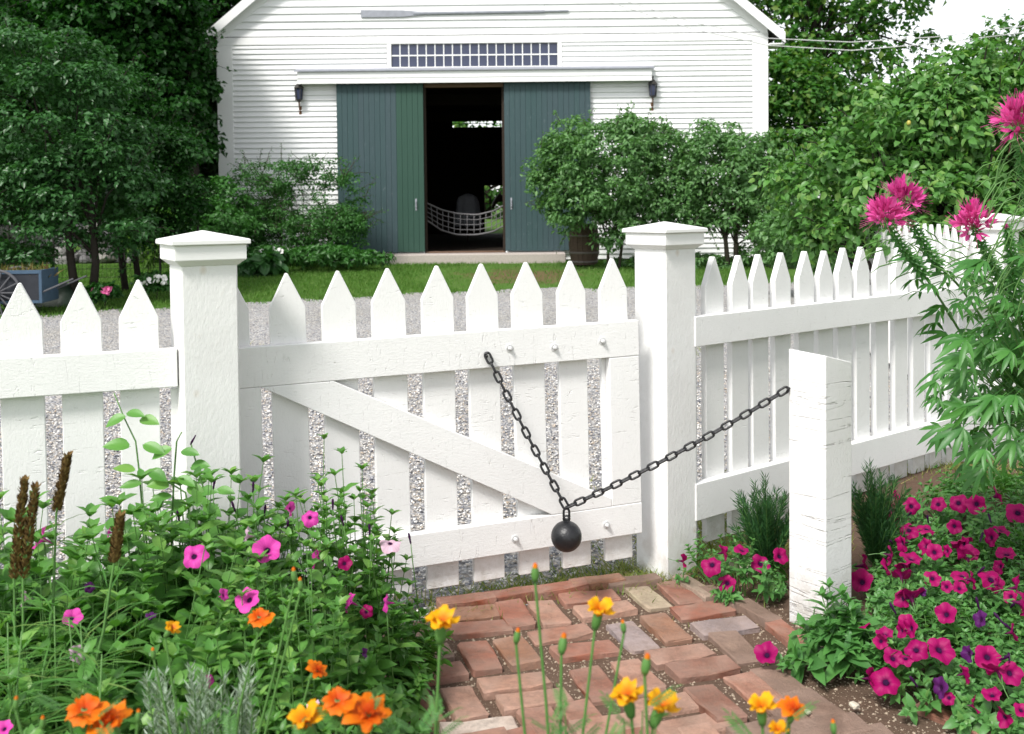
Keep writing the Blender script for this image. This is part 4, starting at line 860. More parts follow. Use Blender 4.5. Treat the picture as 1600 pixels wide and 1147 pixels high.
# planted bed with white and pink flowers
M_PINKF = plain('pink_petals', (0.55, 0.12, 0.28), 0.6, 0.2, 0.3, 30); M_WHITEF = plain('white_petals', (0.75, 0.75, 0.72), 0.6, 0.2, 0.1, 30)
def disc5(r, z=0.01, lobes=5):
    V = [(0, 0, -z)]; n = lobes * 4
    for k in range(n): t = 2 * math.pi * k / n; q = r * (0.85 + 0.2 * abs(math.sin(lobes * t / 2))); V.append((q * math.cos(t), q * math.sin(t), z * math.sin(3 * t) * 0.3))
    return V, [(0, 1 + k, 1 + (k + 1) % n) for k in range(n)]
def bed_plant(name, label, spot, Y, rpx, hpx, mat, fl, fmat, nf, fs, seed):
    e = tree(name, label, gp(spot[0], Y), [ell(spot[0], spot[1], Y, rpx, hpx)], 26, 40, (0.07, 0.14), 0.08, 0.04, mat, 'plant', seed=seed, r0=0.008, nl=8, bark=M_TWIG)
    rng = np.random.default_rng(seed); o = Vector(e.location); V, F = disc5(fs); me = mesh('flower', V, F, fmat)
    for k in range(nf):
        p = at(spot[0] + rng.uniform(-1, 1) * rpx, spot[1] + rng.uniform(-1.0, 0.5) * hpx, Y - 0.3 - 0.1 * rng.random()); inst('flower', me, e, p - o, (R(50 + rng.uniform(-25, 25)), R(rng.uniform(-30, 30)), rng.uniform(0, 6)))
bed_plant('bedding_plant', 'white-flowered plant left of the left gate post', (240, 440), 15.6, 22, 10, G_FINE, 1, M_WHITEF, 16, 0.035, 41)
bed_plant('bedding_plant', 'pink-flowered plant between the first pickets at the left', (158, 455), 14.6, 20, 8, G_DARK, 1, M_PINKF, 14, 0.035, 42)
bed_plant('bedding_plant', 'white-flowered plant at the foot of the barn shrubs', (420, 394), 20.3, 30, 6, G_FINE, 1, M_WHITEF, 7, 0.05, 43)
tree('fern', 'bright yellow-green fern clump behind the left gate post', gp(228, 19.3), [ell(225, 385, 19.3, 26, 24), ell(250, 350, 19.8, 30, 20)], 50, 40, (0.12, 0.25), 0.16, 0.03, leaf_mat('fern_fronds', [(0.1, 0.2, 0.03), (0.14, 0.26, 0.05), (0.08, 0.17, 0.03)], 0.5, 0.4, 0.2), 'fern', seed=44, r0=0.01, nl=10)
tree('hosta', 'broad-leaved hosta beside the barn behind the left gate post', gp(405, 19.6), [ell(405, 410, 19.6, 28, 9)], 22, 14, (0.1, 0.2), 0.24, 0.15, G_MID, 'plant', seed=45, r0=0.008, nl=6, near=True, bark=M_TWIG)
# barrel
bp = at(913, 419, 21.3); bp.z = gz(bp.x, bp.y); ba = empty('barrel', bp); tag(ba, 'old wooden barrel standing under the left edge of the lilac', 'barrel')
M_STAVE = dark_wood('weathered_oak', (0.1, 0.07, 0.055)); M_HOOP = plain('rusted_hoop', (0.14, 0.12, 0.11), 0.7, 0.4, 0.3)
prof = [(0.26, 0.0), (0.3, 0.2), (0.325, 0.42), (0.3, 0.65), (0.265, 0.84)]; NB = 18
for k in range(NB):
    a0, a1 = 2 * math.pi * (k + 0.04) / NB, 2 * math.pi * (k + 0.96) / NB; V = []
    for r, z in prof: V += [(r * math.cos(a0), r * math.sin(a0), z), (r * math.cos(a1), r * math.sin(a1), z), ((r - .025) * math.cos(a1), (r - .025) * math.sin(a1), z), ((r - .025) * math.cos(a0), (r - .025) * math.sin(a0), z)]
    F = [(3, 2, 1, 0), (16, 17, 18, 19)] + [(4 * i + j, 4 * i + (j + 1) % 4, 4 * i + 4 + (j + 1) % 4, 4 * i + 4 + j) for i in range(4) for j in range(4)]
    inst('stave', mesh('stave', V, F, M_STAVE), ba)
for z, r in ((0.06, 0.277), (0.25, 0.311), (0.6, 0.311), (0.78, 0.28)): MB().lathe([(r, z - 0.022), (r + 0.008, z - 0.02), (r + 0.008, z + 0.02), (r, z + 0.022)], 24).build('hoop', M_HOOP, ba, True)
MB().lathe([(0.0, 0.79), (0.25, 0.79)], 18).build('lid', M_STAVE, ba)
# wires to the barn
M_WIRE = plain('pale_cable', (0.5, 0.5, 0.5), 0.6, 0.3)
for (y0, y1, y2, y3, lab) in ((-4, 60, 66, 58, 'upper of two pale overhead cables crossing the barn corner'), (6, 71, 79, 68, 'lower of two pale overhead cables crossing the barn corner')):
    pts = [at(px, py, Y) for px, py, Y in ((900, y0 - 32, 22.2), (960, y0, 22.2), (1080, y0 + (y1 - y0) * 0.6, 22.1), (1200, y1, 22.0), (1330, y2, 21.9), (1460, y3, 21.8), (1640, y3 - 22, 21.6))]
    tag(MB().tube(pts, 0.011, 5).build('overhead_cable', M_WIRE, None, True), lab, 'cable')
# rope net in the barn door
M_ROPE = plain('grey_rope', (0.17, 0.165, 0.17), 0.9, 0.1, 0.2, 40)
YN = BY + 0.5; rn = empty('rope_net', at(725, 350, YN)); tag(rn, 'grey rope net slung across the open barn doorway', 'net'); o = Vector(rn.location)
tp = [(664, 316), (690, 328), (715, 334), (745, 336), (770, 330), (789, 320)]; bt = [(668, 345), (690, 360), (715, 367), (745, 367), (770, 362), (789, 352)]
def crv(pts, t): s = t * (len(pts) - 1); i = min(int(s), len(pts) - 2); f = s - i; return (pts[i][0] * (1 - f) + pts[i + 1][0] * f, pts[i][1] * (1 - f) + pts[i + 1][1] * f)
def netp(u_, v_): a, b = crv(tp, u_), crv(bt, u_); return at(a[0] * (1 - v_) + b[0] * v_, a[1] * (1 - v_) + b[1] * v_, YN + 0.5 * math.sin(math.pi * u_)) - o
for k in range(5): MB().tube([netp(i / 16, k / 4) for i in range(17)], 0.02 if k in (0, 4) else 0.01, 5).build('rope', M_ROPE, rn, True)
for i in range(15): MB().tube([netp(i / 14, v_ / 4) for v_ in range(5)], 0.01, 5).build('rope', M_ROPE, rn, True)
# pale cloth on a stand and a horse beyond the rear door
cp = at(731, 362, BY + 7); cp.z = DZ0 - 0.03; ds = empty('draped_stand', cp); tag(ds, 'pale cloth draped over a stand in the dark barn', 'cloth')
V = []; F = []; prof = [(0.02, 1.4), (0.1, 1.39), (0.26, 1.3), (0.31, 1.15), (0.33, 0.95), (0.36, 0.7), (0.4, 0.45)]
for i, (r, z) in enumerate(prof):
    for k in range(28): t = 2 * math.pi * k / 28; q = r * (1 + 0.12 * (i > 1) * math.sin(7 * t + 0.3 * i)); V.append((q * math.cos(t), q * 0.7 * math.sin(t), z))
for i in range(len(prof) - 1):
    for k in range(28): F.append((i * 28 + k, (i + 1) * 28 + k, (i + 1) * 28 + (k + 1) % 28, i * 28 + (k + 1) % 28))
inst('cloth', mesh('cloth', V, F, plain('pale_canvas', (0.3, 0.31, 0.34), 0.9, 0.1), True), ds); MB().tube([(0, 0, 0), (0, 0, 1.36)], 0.03, 6).build('stand', M_INT, ds)
M_HORSE = plain('dark_bay_coat', (0.035, 0.018, 0.012), 0.5, 0.3, 0.3, 6); hpz = at(776, 302, YB + 1.6)
ho = empty('horse', (hpz.x + 0.9, YB + 1.6, gz(0, YB + 1.6))); tag(ho, 'dark horse with lowered head seen through the rear barn door', 'horse')
hz = hpz.z - gz(0, YB + 1.6)
J = [((0.55, 0, 1.25), .3), ((0.2, 0, 1.28), .27), ((0, 0, 1.35), .26), ((-0.3, 0, 1.6), .18), ((-0.6, 0, hz - 0.25), .13), ((-0.8, 0, hz - 0.13), .12), ((-0.98, 0, hz - 0.38), .09), ((-1.08, 0, hz - 0.6), .065),
     ((1.1, 0, 1.25), .3), ((1.45, 0, 1.3), .27), ((1.68, 0, 1.3), .12), ((1.8, 0, 0.95), .06), ((1.82, 0, 0.55), .04),
     ((0.05, 0.16, 0.95), .13), ((0.03, 0.17, 0.55), .07), ((0.05, 0.17, 0.06), .05), ((0.05, -0.16, 0.95), .13), ((-0.03, -0.17, 0.55), .07), ((-0.02, -0.17, 0.06), .05),
     ((1.45, 0.17, 0.95), .16), ((1.56, 0.18, 0.55), .07), ((1.5, 0.18, 0.06), .05), ((1.45, -0.17, 0.95), .16), ((1.5, -0.18, 0.55), .07), ((1.42, -0.18, 0.06), .05), ((-0.78, 0.07, hz - 0.02), .03), ((-0.78, 0.08, hz + 0.07), .012), ((-0.78, -0.07, hz - 0.02), .03), ((-0.78, -0.08, hz + 0.07), .012)]
Ed = [(0, 1), (1, 2), (2, 3), (3, 4), (4, 5), (5, 6), (6, 7), (0, 8), (8, 9), (9, 10), (10, 11), (11, 12), (2, 13), (13, 14), (14, 15), (2, 16), (16, 17), (17, 18), (9, 19), (19, 20), (20, 21), (9, 22), (22, 23), (23, 24), (5, 25), (25, 26), (5, 27), (27, 28)]
me = bpy.data.meshes.new('body'); me.from_pydata([j[0] for j in J], Ed, []); me.materials.append(M_HORSE); hb = inst('body', me, ho)
sk = hb.modifiers.new('skin', 'SKIN'); sk.use_smooth_shade = True
for sv, j in zip(me.skin_vertices[0].data, J): sv.radius = (j[1], j[1])
me.skin_vertices[0].data[0].use_root = True
hb.modifiers.new('sub', 'SUBSURF').levels = 2; hb.modifiers['sub'].render_levels = 2

# ---------------------------------------------------------------- foreground planting
def to_mat(A, N):                       # rotation whose X is the leaf axis and Z its normal
    A = Vector(A).normalized(); N = Vector(N); N = (N - A * N.dot(A)).normalized(); return Matrix((A, N.cross(A), N)).transposed()
def leaf_proto(name, mat, wl=0.5, droop=0.25, wave=0.0, seg=6, stalk=0.06):
    V = []; F = []
    for i in range(seg + 1):
        t = i / seg; w = wl * 0.5 * (math.sin(math.pi * min(1, t * 0.97 + 0.03) ** 0.8)) ** 0.8 if i < seg else 0.004
        z = -droop * t * t; x = stalk + t * (1 - stalk)
        for s_ in (-1, -0.5, 0, 0.5, 1): V.append((x, s_ * w, z + 0.32 * abs(s_) * w + wave * math.sin(9 * t + s_ * 2) * abs(s_) * w))
    for i in range(seg):
        for j in range(4): k = i * 5 + j; F.append((k, k + 5, k + 6, k + 1))
    k = len(V); V += [(0, -0.008, 0), (0, 0.008, 0), (stalk + 0.02, 0.012, 0.0), (stalk + 0.02, -0.012, 0.0)]; F.append((k, k + 3, k + 2, k + 1))
    return mesh(name, V, F, mat, True)
def near_leaf_mat(name, cols, rough=0.4, trans=0.3, vein=0.25):
    t = NT(name); g = t.node('ShaderNodeNewGeometry'); oi = t.node('ShaderNodeObjectInfo')
    r = t.node('ShaderNodeMath', operation='FRACT'); ad = t.node('ShaderNodeMath', operation='ADD'); t.l.new(g.outputs['Random Per Island'], ad.inputs[0]); t.l.new(oi.outputs['Random'], ad.inputs[1]); t.l.new(ad.outputs[0], r.inputs[0])
    c = t.ramp(r.outputs[0], [(i / (len(cols) - 1), k) for i, k in enumerate(cols)])
    n = t.noise(t.pos(), 25, 4); c = t.mix(t.ramp(n, [(0.3, 0.35), (0.6, 0.0)]), c, t.mix(1.0, c, (0.65, 0.72, 0.6), 'MULTIPLY'))
    t.base(c, rough, 0.4); t.bump(t.noise(t.pos(), 140, 3), 0.15, 0.003)
    tr = t.node('ShaderNodeBsdfTranslucent'); t.l.new(t.mix(1.0, c, (1.25, 1.4, 0.6), 'MULTIPLY'), tr.inputs[0]); mx = t.node('ShaderNodeMixShader'); mx.inputs[0].default_value = trans
    t.l.new(t.b.outputs[0], mx.inputs[1]); t.l.new(tr.outputs[0], mx.inputs[2]); t.l.new(mx.outputs[0], t.out.inputs[0]); return t.m
L_BED = near_leaf_mat('bed_plant_leaves', [(0.06, 0.17, 0.032), (0.12, 0.3, 0.055), (0.085, 0.24, 0.045), (0.2, 0.38, 0.08)])
L_PET = near_leaf_mat('petunia_leaves', [(0.075, 0.22, 0.05), (0.11, 0.28, 0.075), (0.09, 0.25, 0.065), (0.16, 0.34, 0.09)])
L_BIG = near_leaf_mat('broad_rosette_leaves', [(0.08, 0.23, 0.055), (0.1, 0.27, 0.065), (0.07, 0.2, 0.055)])
L_CLE = near_leaf_mat('spider_flower_leaves', [(0.04, 0.15, 0.028), (0.06, 0.2, 0.036), (0.085, 0.25, 0.05), (0.05, 0.17, 0.04)])
L_MAR = near_leaf_mat('marigold_leaves', [(0.07, 0.2, 0.05), (0.1, 0.26, 0.06), (0.09, 0.22, 0.06)])
L_GRS = near_leaf_mat('linear_leaves', [(0.065, 0.2, 0.035), (0.1, 0.26, 0.05), (0.08, 0.22, 0.04), (0.18, 0.28, 0.07)], 0.45, 0.35)
L_SIL = near_leaf_mat('silver_leaves', [(0.27, 0.36, 0.27), (0.38, 0.46, 0.38), (0.18, 0.28, 0.16)], 0.6, 0.2)
L_NDL = near_leaf_mat('needle_leaves', [(0.03, 0.1, 0.025), (0.045, 0.15, 0.04), (0.04, 0.12, 0.05)], 0.5, 0.25)
M_STEM = plain('green_stems', (0.09, 0.2, 0.05), 0.5, 0.3, 0.25, 25); M_STEMR = plain('reddish_stems', (0.2, 0.12, 0.07), 0.6, 0.3, 0.3, 25)
def petal_mat(name, inner, outer, r0=0.12, r1=0.45, trans=0.3, rad=1.0):
    t = NT(name); v = t.coord(scale=(1, 1, 0)); ln = t.node('ShaderNodeVectorMath', operation='LENGTH'); t.l.new(v, ln.inputs[0])
    sep = t.node('ShaderNodeSeparateXYZ'); t.l.new(v, sep.inputs[0]); an = t.node('ShaderNodeMath', operation='ARCTAN2'); t.l.new(sep.outputs[1], an.inputs[0]); t.l.new(sep.outputs[0], an.inputs[1])
    wv = t.node('ShaderNodeMath', operation='MULTIPLY'); t.l.new(an.outputs[0], wv.inputs[0]); wv.inputs[1].default_value = 20; sn = t.node('ShaderNodeMath', operation='SINE'); t.l.new(wv.outputs[0], sn.inputs[0])
    c = t.ramp(ln.outputs['Value'], [(r0 * rad, inner), (r1 * rad, outer)])
    rnd = objrand(t); c = t.mix(t.mix(1.0, rnd, 0.4, 'MULTIPLY'), c, t.mix(1.0, c, (0.7, 0.55, 0.85), 'MULTIPLY'))
    c = t.mix(t.ramp(sn.outputs[0], [(0.6, 0.0), (1.0, 0.22)]), c, t.mix(1.0, c, 0.5, 'MULTIPLY'))
    t.base(c, 0.55, 0.25); tr = t.node('ShaderNodeBsdfTranslucent'); t.l.new(c, tr.inputs[0]); mx = t.node('ShaderNodeMixShader'); mx.inputs[0].default_value = trans
    t.l.new(t.b.outputs[0], mx.inputs[1]); t.l.new(tr.outputs[0], mx.inputs[2]); t.l.new(mx.outputs[0], t.out.inputs[0]); return t.m
P_MAG = petal_mat('magenta_petunia_petals', (0.11, 0.002, 0.06), (0.38, 0.002, 0.115)); P_PINK = petal_mat('pink_petunia_petals', (0.5, 0.03, 0.28), (0.74, 0.07, 0.42))
P_PALE = petal_mat('pale_pink_petals', (0.65, 0.4, 0.5), (0.75, 0.52, 0.62)); P_PUR = petal_mat('withered_purple_petals', (0.05, 0.006, 0.06), (0.11, 0.015, 0.13))
P_YEL = petal_mat('yellow_marigold_petals', (0.75, 0.12, 0.004), (0.9, 0.48, 0.006), 0.06, 0.5, 0.35); P_ORG = petal_mat('orange_marigold_petals', (0.62, 0.06, 0.004), (0.85, 0.22, 0.004), 0.1, 0.9, 0.35)
P_CLE = petal_mat('spider_flower_petals', (0.62, 0.03, 0.25), (0.82, 0.12, 0.42), 0.0, 0.9, 0.3)
M_THROAT = plain('dark_flower_throat', (0.025, 0.004, 0.03), 0.8, 0.1, 0.3)
# petunia blossom, unit radius, facing +Z
def corolla(seed, mat, cup=0.0, fold=0.0):
    rr = random.Random(seed); V = []; F = []; n = 30; rings = [(0.06, -1.15), (0.1, -0.6), (0.17, -0.28), (0.32, -0.08), (0.62, 0.0), (0.86, 0.03), (1.0, 0.0)]
    ph = rr.uniform(0, 6)
    for i, (r, z) in enumerate(rings):
        for k in range(n):
            t = 2 * math.pi * k / n; lob = 1 - (0.16 * (abs(math.cos(2.5 * t + ph)) ** 4) + 0.1 * math.sin(t + ph)) * (r > 0.5); w = r * r * (0.13 * math.sin(5 * t + ph * 2) + 0.1 * math.sin(2 * t + ph * 3) + 0.05 * math.sin(11 * t + ph))
            x, y = r * lob * math.cos(t), r * lob * math.sin(t); zz = z + w + cup * r * r - fold * abs(x) * (i > 2); V.append((x, y, zz))
    for i in range(len(rings) - 1):
        for k in range(n): F.append((i * n + k, i * n + (k + 1) % n, (i + 1) * n + (k + 1) % n, (i + 1) * n + k))
    return mesh('petals', V, F, mat, True)
COR = {}
for nm, m in (('m', P_MAG), ('k', P_PINK), ('a', P_PALE), ('u', P_PUR)):
    COR[nm] = [corolla(ord(nm) + i * 5, m, c, f) for i, (c, f) in enumerate(((0.0, 0.0), (0.2, 0.12), (-0.25, 0.2), (0.3, 0.5)))]
V, F = disc5(0.2, 0.06, 5); THROAT = mesh('throat', [(x, y, z - 0.2) for x, y, z in V], F, M_THROAT)
CAL = MB()
for k in range(5): t = 2 * math.pi * k / 5; CAL.tube([(0.05 * math.cos(t), 0.05 * math.sin(t), -1.2), (0.16 * math.cos(t), 0.16 * math.sin(t), -0.95), (0.3 * math.cos(t), 0.3 * math.sin(t), -0.65)], [0.06, 0.07, 0.02], 4)
CAL.tube([(0, 0, -1.15), (0.1, 0, -1.7), (0.3, 0, -2.3)], 0.035, 5); CALYX = CAL.me('calyx', L_PET)
def cam_dir(p): return (Vector((0, 0, EYE)) - Vector(p)).normalized()
def blossom(plant, p, r, kind='m', mode='face', seed=0):
    rr = random.Random(seed * 31 + 3); v = cam_dir(p); side = Vector((1, 0, 0)); o = Vector(plant.location)
    if mode == 'face': nrm = v * 0.75 + Vector((rr.uniform(-0.45, 0.45), 0, 0.35 + rr.uniform(-0.3, 0.3)))
    elif mode == 'side': nrm = Vector((rr.choice((-1, 1)) * 0.9, -0.25, rr.uniform(-0.1, 0.5)))
    elif mode == 'up': nrm = Vector((rr.uniform(-0.3, 0.3), -0.25, 1))
    else: nrm = Vector((rr.uniform(-0.3, 0.3), 0.6, 0.7))
    nrm.normalize(); ax = nrm.cross(Vector((rr.uniform(-1, 1), rr.uniform(-1, 1), 0.3))).normalized(); M = Matrix((ax, nrm.cross(ax), nrm)).transposed()
    lst = COR[kind]; me = lst[3] if mode in ('side', 'back') and rr.random() < 0.5 else lst[rr.randrange(3)]
    f = inst('flower', me, plant, Vector(p) - o, M, r); inst('throat', THROAT, f); inst('calyx', CALYX, f); return f
# plants made of stems with opposite leaves under a mound surface
def pip(x, y, poly):
    c = False; j = len(poly) - 1
    for i in range(len(poly)):
        (xi, yi), (xj, yj) = poly[i], poly[j]
        if (yi > y) != (yj > y) and x < (xj - xi) * (y - yi) / (yj - yi) + xi: c = not c
        j = i
    return c
def pdist(x, y, poly):
    d = 9.0
    for i in range(len(poly)):
        a, b = Vector(poly[i - 1]), Vector(poly[i]); p = Vector((x, y)); t = max(0, min(1, (p - a).dot(b - a) / max((b - a).length_squared, 1e-9))); d = min(d, (p - a.lerp(b, t)).length)
    return d
def HL(x, y):
    e = sstep(0.0, 0.36, -0.2 + 0.05 * math.sin(y * 6) - x); yf = 3.46 + 0.384 * (x + 1.144)
    return 0.64 * e * (0.72 + 0.28 * sstep(2.0, 2.9, y)) * (1 + 0.1 * math.sin(x * 9 + 1) * math.sin(y * 8)) * (1 - 0.35 * sstep(-1.45, -1.9, x)) if y < yf else 0.0
POLY_R = [tuple(on_ground(px, py, 0.03)[:2]) for px, py in ((1338, 985), (1275, 1010), (1335, 1078), (1400, 1112), (1500, 1130), (1600, 1160), (1760, 1180), (1760, 800), (1600, 775), (1470, 790), (1390, 812), (1350, 880))]
POLY_S = [tuple(on_ground(px, py, 0.03)[:2]) for px, py in ((1055, 905), (1100, 940), (1160, 945), (1224, 978), (1226, 880), (1160, 870), (1060, 885))]
def HR(x, y):
    if pip(x, y, POLY_R): return gz(x, y) + 0.03 + 0.15 * sstep(0, 0.14, pdist(x, y, POLY_R)) * (1 + 0.2 * math.sin(x * 14) * math.sin(y * 11))
    if pip(x, y, POLY_S): return 0.02 + 0.13 * sstep(0, 0.08, pdist(x, y, POLY_S))
    return 0.0
def hit(px, py, H, Y0=1.6, Y1=6.5, lift=0.02):
    Y = Y0
    while Y < Y1:
        p = at(px, py, Y)
        if p.z < H(p.x, p.y) + lift: return p
        Y += 0.01
    return None
def mound_plant(name, label, spots, H, mat, rng, Lmax, wl, nobj=40, cat='plant', nodes=(4, 7), root_pull=0.5, group=None, stem_r=0.0021, over=1.0, cx=None, stems_mat=None):
    # spots: (x, y) stem tips; the root draws towards the plant's centre
    X = np.array(spots); c = np.array(cx) if cx else X.mean(0); base = Vector((c[0], c[1], gz(c[0], c[1])))
    e = empty(name, base); tag(e, label, cat, group); mb = MB(); LP, LA, LN, LL = [], [], [], []
    for x, y in spots:
        h = H(x, y) * (rng.uniform(0.72, 1.04) if rng.random() < 0.85 else rng.uniform(1.04, 1.22)) * over; g = gz(x, y)
        if h < 0.02: continue
        r0 = Vector((x + (c[0] - x) * root_pull, y + (c[1] - y) * root_pull, g)); tip = Vector((x, y, max(h, g + 0.03)))
        mid = r0.lerp(tip, 0.5) + Vector((rng.normal(0, 0.02), rng.normal(0, 0.02), 0.18 * (tip - r0).length * (1 - (tip.z - g) / max(0.05, (tip - r0).length) * 0.7)))
        bez = lambda t: r0 * (1 - t) ** 2 + mid * 2 * t * (1 - t) + tip * t * t
        pts = [bez(k / 5) for k in range(6)]; mb.tube(pts, [stem_r * (1.3 - 0.7 * k / 5) for k in range(6)], 4, False)
        n = rng.integers(*nodes); a0 = rng.uniform(0, 6.28)
        for k in range(n):
            t = 1 - 0.68 * k / n; p = bez(t); d = (bez(min(1, t + 0.05)) - bez(t - 0.05)).normalized(); size = Lmax * min(1.0, 0.42 + 0.75 * k / n) * rng.uniform(0.75, 1.15)
            for s_ in (0, math.pi):
                a = a0 + k * 1.57 + s_; q = d.orthogonal().normalized(); out = Matrix.Rotation(a, 3, d) @ q
                A = (out + d * (0.75 - 0.6 * k / n) + Vector((0, 0, 0.12))).normalized(); N = (d * 0.8 + Vector((0, 0, 0.7)) - out * 0.2 + Vector(rng.normal(0, 0.25, 3)))
                LP.append(p); LA.append(A); LN.append(N.normalized()); LL.append(size)
        for s_ in range(3):
            a = a0 + s_ * 2.1; LP.append(tip); LA.append((d + Vector((math.cos(a), math.sin(a), 0)) * 0.8).normalized()); LN.append(Vector((-math.cos(a) * 0.7, -math.sin(a) * 0.7, 1)).normalized()); LL.append(Lmax * 0.35)
    z = np.array([p.z - 0.12 * p.y for p in LP]) + np.array(LL) * 2; order = np.argsort(-z); own = set(order[:max(nobj * 4, 1)][::4][:nobj].tolist())
    proto = [leaf_proto('leaf', mat, wl, 0.2 + 0.12 * i, 0.15) for i in range(2)]
    for i in own: inst('leaf', proto[i % 2], e, LP[i] - base, to_mat(LA[i], LN[i]), LL[i])
    rest = [i for i in range(len(LP)) if i not in own]; f = lambda a: np.array([tuple(a[i]) for i in rest])
    l = np.array([LL[i] for i in rest]); V, F = near_leaves(f(LP) - np.array(base), f(LA), f(LN), l, l * wl, 0.25)
    tag(inst('foliage', fast_mesh('foliage', V, F, mat, True), e), kind='stuff')
    k = mb.me('stems', stems_mat or M_STEM, True); k.transform(Matrix.Translation(-base)); tag(inst('stems', k, e), kind='stuff'); return e
rng = np.random.default_rng(101)
def spots_in(n, x0, x1, y0, y1, H, hmin=0.05):
    out = []
    while len(out) < n:
        x, y = rng.uniform(x0, x1), rng.uniform(y0, y1)
        if H(x, y) > hmin: out.append((x, y))
    return out
B1 = mound_plant('petunia_plant', 'bushy petunia in front of the left gate post with bright pink blooms', spots_in(150, -1.2, -0.72, 2.75, 3.4, HL), HL, L_BED, rng, 0.125, 0.55, 45)
B2 = mound_plant('petunia_plant', 'petunia with magenta blooms reaching up before the gate', spots_in(150, -0.74, -0.24, 2.75, 3.5, HL), HL, L_BED, rng, 0.1, 0.5, 40, over=1.0)
B3 = mound_plant('leafy_plant', 'broad-leaved green plant before the left fence panel', spots_in(120, -1.75, -1.16, 2.65, 3.2, HL), HL, L_BED, rng, 0.14, 0.56, 40)
B4 = mound_plant('petunia_plant', 'trailing petunia spilling onto the left edge of the brick path', spots_in(150, -0.72, -0.26, 2.1, 2.78, HL, 0.03), HL, L_BED, rng, 0.085, 0.5, 40)
B5 = mound_plant('leafy_plant', 'shaded leafy plant in the lower left between grass leaves and marigolds', spots_in(130, -1.45, -0.7, 2.05, 2.78, HL), HL, L_BED, rng, 0.125, 0.55, 40)
for k, (pl, px, py, r, kind, mode, Y) in enumerate([(B1, 302, 868, 21, 'k', 'face', 0), (B2, 418, 858, 23, 'k', 'face', 0), (B2, 484, 808, 14, 'k', 'face', 3.1), (B2, 455, 795, 12, 'k', 'side', 3.1), (B1, 388, 936, 21, 'k', 'face', 0), (B3, 64, 842, 19, 'k', 'side', 2.9),
        (B5, 112, 965, 16, 'k', 'face', 0), (B2, 492, 872, 16, 'k', 'side', 3.0), (B2, 538, 880, 12, 'm', 'face', 3.05), (B2, 610, 846, 18, 'a', 'up', 3.2), (B2, 545, 940, 16, 'k', 'side', 0), (B2, 572, 956, 11, 'm', 'face', 0), (B2, 603, 942, 15, 'k', 'side', 3.0),
        (B5, 120, 1022, 16, 'a', 'side', 0), (B5, 322, 1070, 16, 'k', 'side', 0), (B5, 38, 935, 13, 'a', 'side', 0), (B5, 6, 1138, 15, 'k', 'face', 0), (B3, 140, 918, 9, 'u', 'face', 0), (B1, 236, 962, 9, 'u', 'up', 0), (B3, 170, 832, 8, 'k', 'side', 0), (B2, 385, 838, 14, 'a', 'side', 0), (B4, 570, 1020, 9, 'u', 'side', 0), (B1, 350, 930, 11, 'k', 'side', 0), (B4, 490, 1100, 11, 'a', 'up', 0)]):
    p = at(px, py, Y) if Y else (hit(px, py, HL, lift=0.05) or at(px, py, 2.9)); blossom(pl, p, r / 1600 * p.y, kind, mode, k)
    if Y:
        q = Vector(p) - Vector(pl.location); MB().tube([q + Vector((0, 0.02, -0.02)), q + Vector((0.0, 0.04, -0.12)), q + Vector((0.02, 0.03, -0.3))], 0.0022, 5).build('flower_stalk', M_STEM, pl, True)
BUDP = MB().lathe([(0.0015, 0.0), (0.0028, 0.004), (0.003, 0.016), (0.0042, 0.026), (0.003, 0.034), (0.0, 0.037)], 7).me('bud', P_PUR, True)
for k, (px, py, pl) in enumerate([(333, 765, B1), (368, 800, B1), (413, 806, B1), (537, 822, B2), (520, 797, B2), (578, 836, B2), (280, 815, B1), (448, 830, B2), (500, 905, B2), (395, 770, B1), (642, 850, B2)]):
    q = at(px, py, 3.08) - Vector(pl.location); a = random.uniform(-0.35, 0.35); inst('bud', BUDP, pl, q, (0.1, a, 0), 1.0)
    MB().tube([q, q + Vector((-0.02 * a, 0.02, -0.07)), q + Vector((0.02, 0.05, -0.26))], [0.0014, 0.0018, 0.002], 5).build('flower_stalk', M_STEM, pl, True)
# right bed
def in_reg(n, f):
    out = []; xs_ = [p[0] for p in POLY_R]; ys_ = [p[1] for p in POLY_R]
    while len(out) < n:
        x, y = rng.uniform(min(xs_), max(xs_)), rng.uniform(min(ys_), max(ys_))
        if pip(x, y, POLY_R) and f(x, y): out.append((x, y))
    return out
YM = on_ground(1450, 960, 0.1).y; YB2 = on_ground(1450, 860, 0.1).y
PR = [mound_plant('petunia_plant', 'low magenta petunia along the front edge of the right bed', in_reg(240, lambda x, y: y < YM - 0.02), HR, L_PET, rng, 0.066, 0.52, 45, root_pull=0.25),
      mound_plant('petunia_plant', 'magenta petunia in the middle of the right bed beside the short post', in_reg(260, lambda x, y: YM - 0.02 <= y < YB2), HR, L_PET, rng, 0.066, 0.52, 45, root_pull=0.25),
      mound_plant('petunia_plant', 'magenta petunia at the back of the right bed near the fence', in_reg(240, lambda x, y: y >= YB2), HR, L_PET, rng, 0.066, 0.52, 30, root_pull=0.25)]
sp = []
xs_ = [p[0] for p in POLY_S]; ys_ = [p[1] for p in POLY_S]
while len(sp) < 42:
    x, y = rng.uniform(min(xs_), max(xs_)), rng.uniform(min(ys_), max(ys_))
    if pip(x, y, POLY_S): sp.append((x, y))
PS = mound_plant('petunia_plant', 'straggling magenta petunia between the right gate post and the short post', sp, HR, L_PET, rng, 0.06, 0.5, 30, root_pull=0.4, over=1.25)
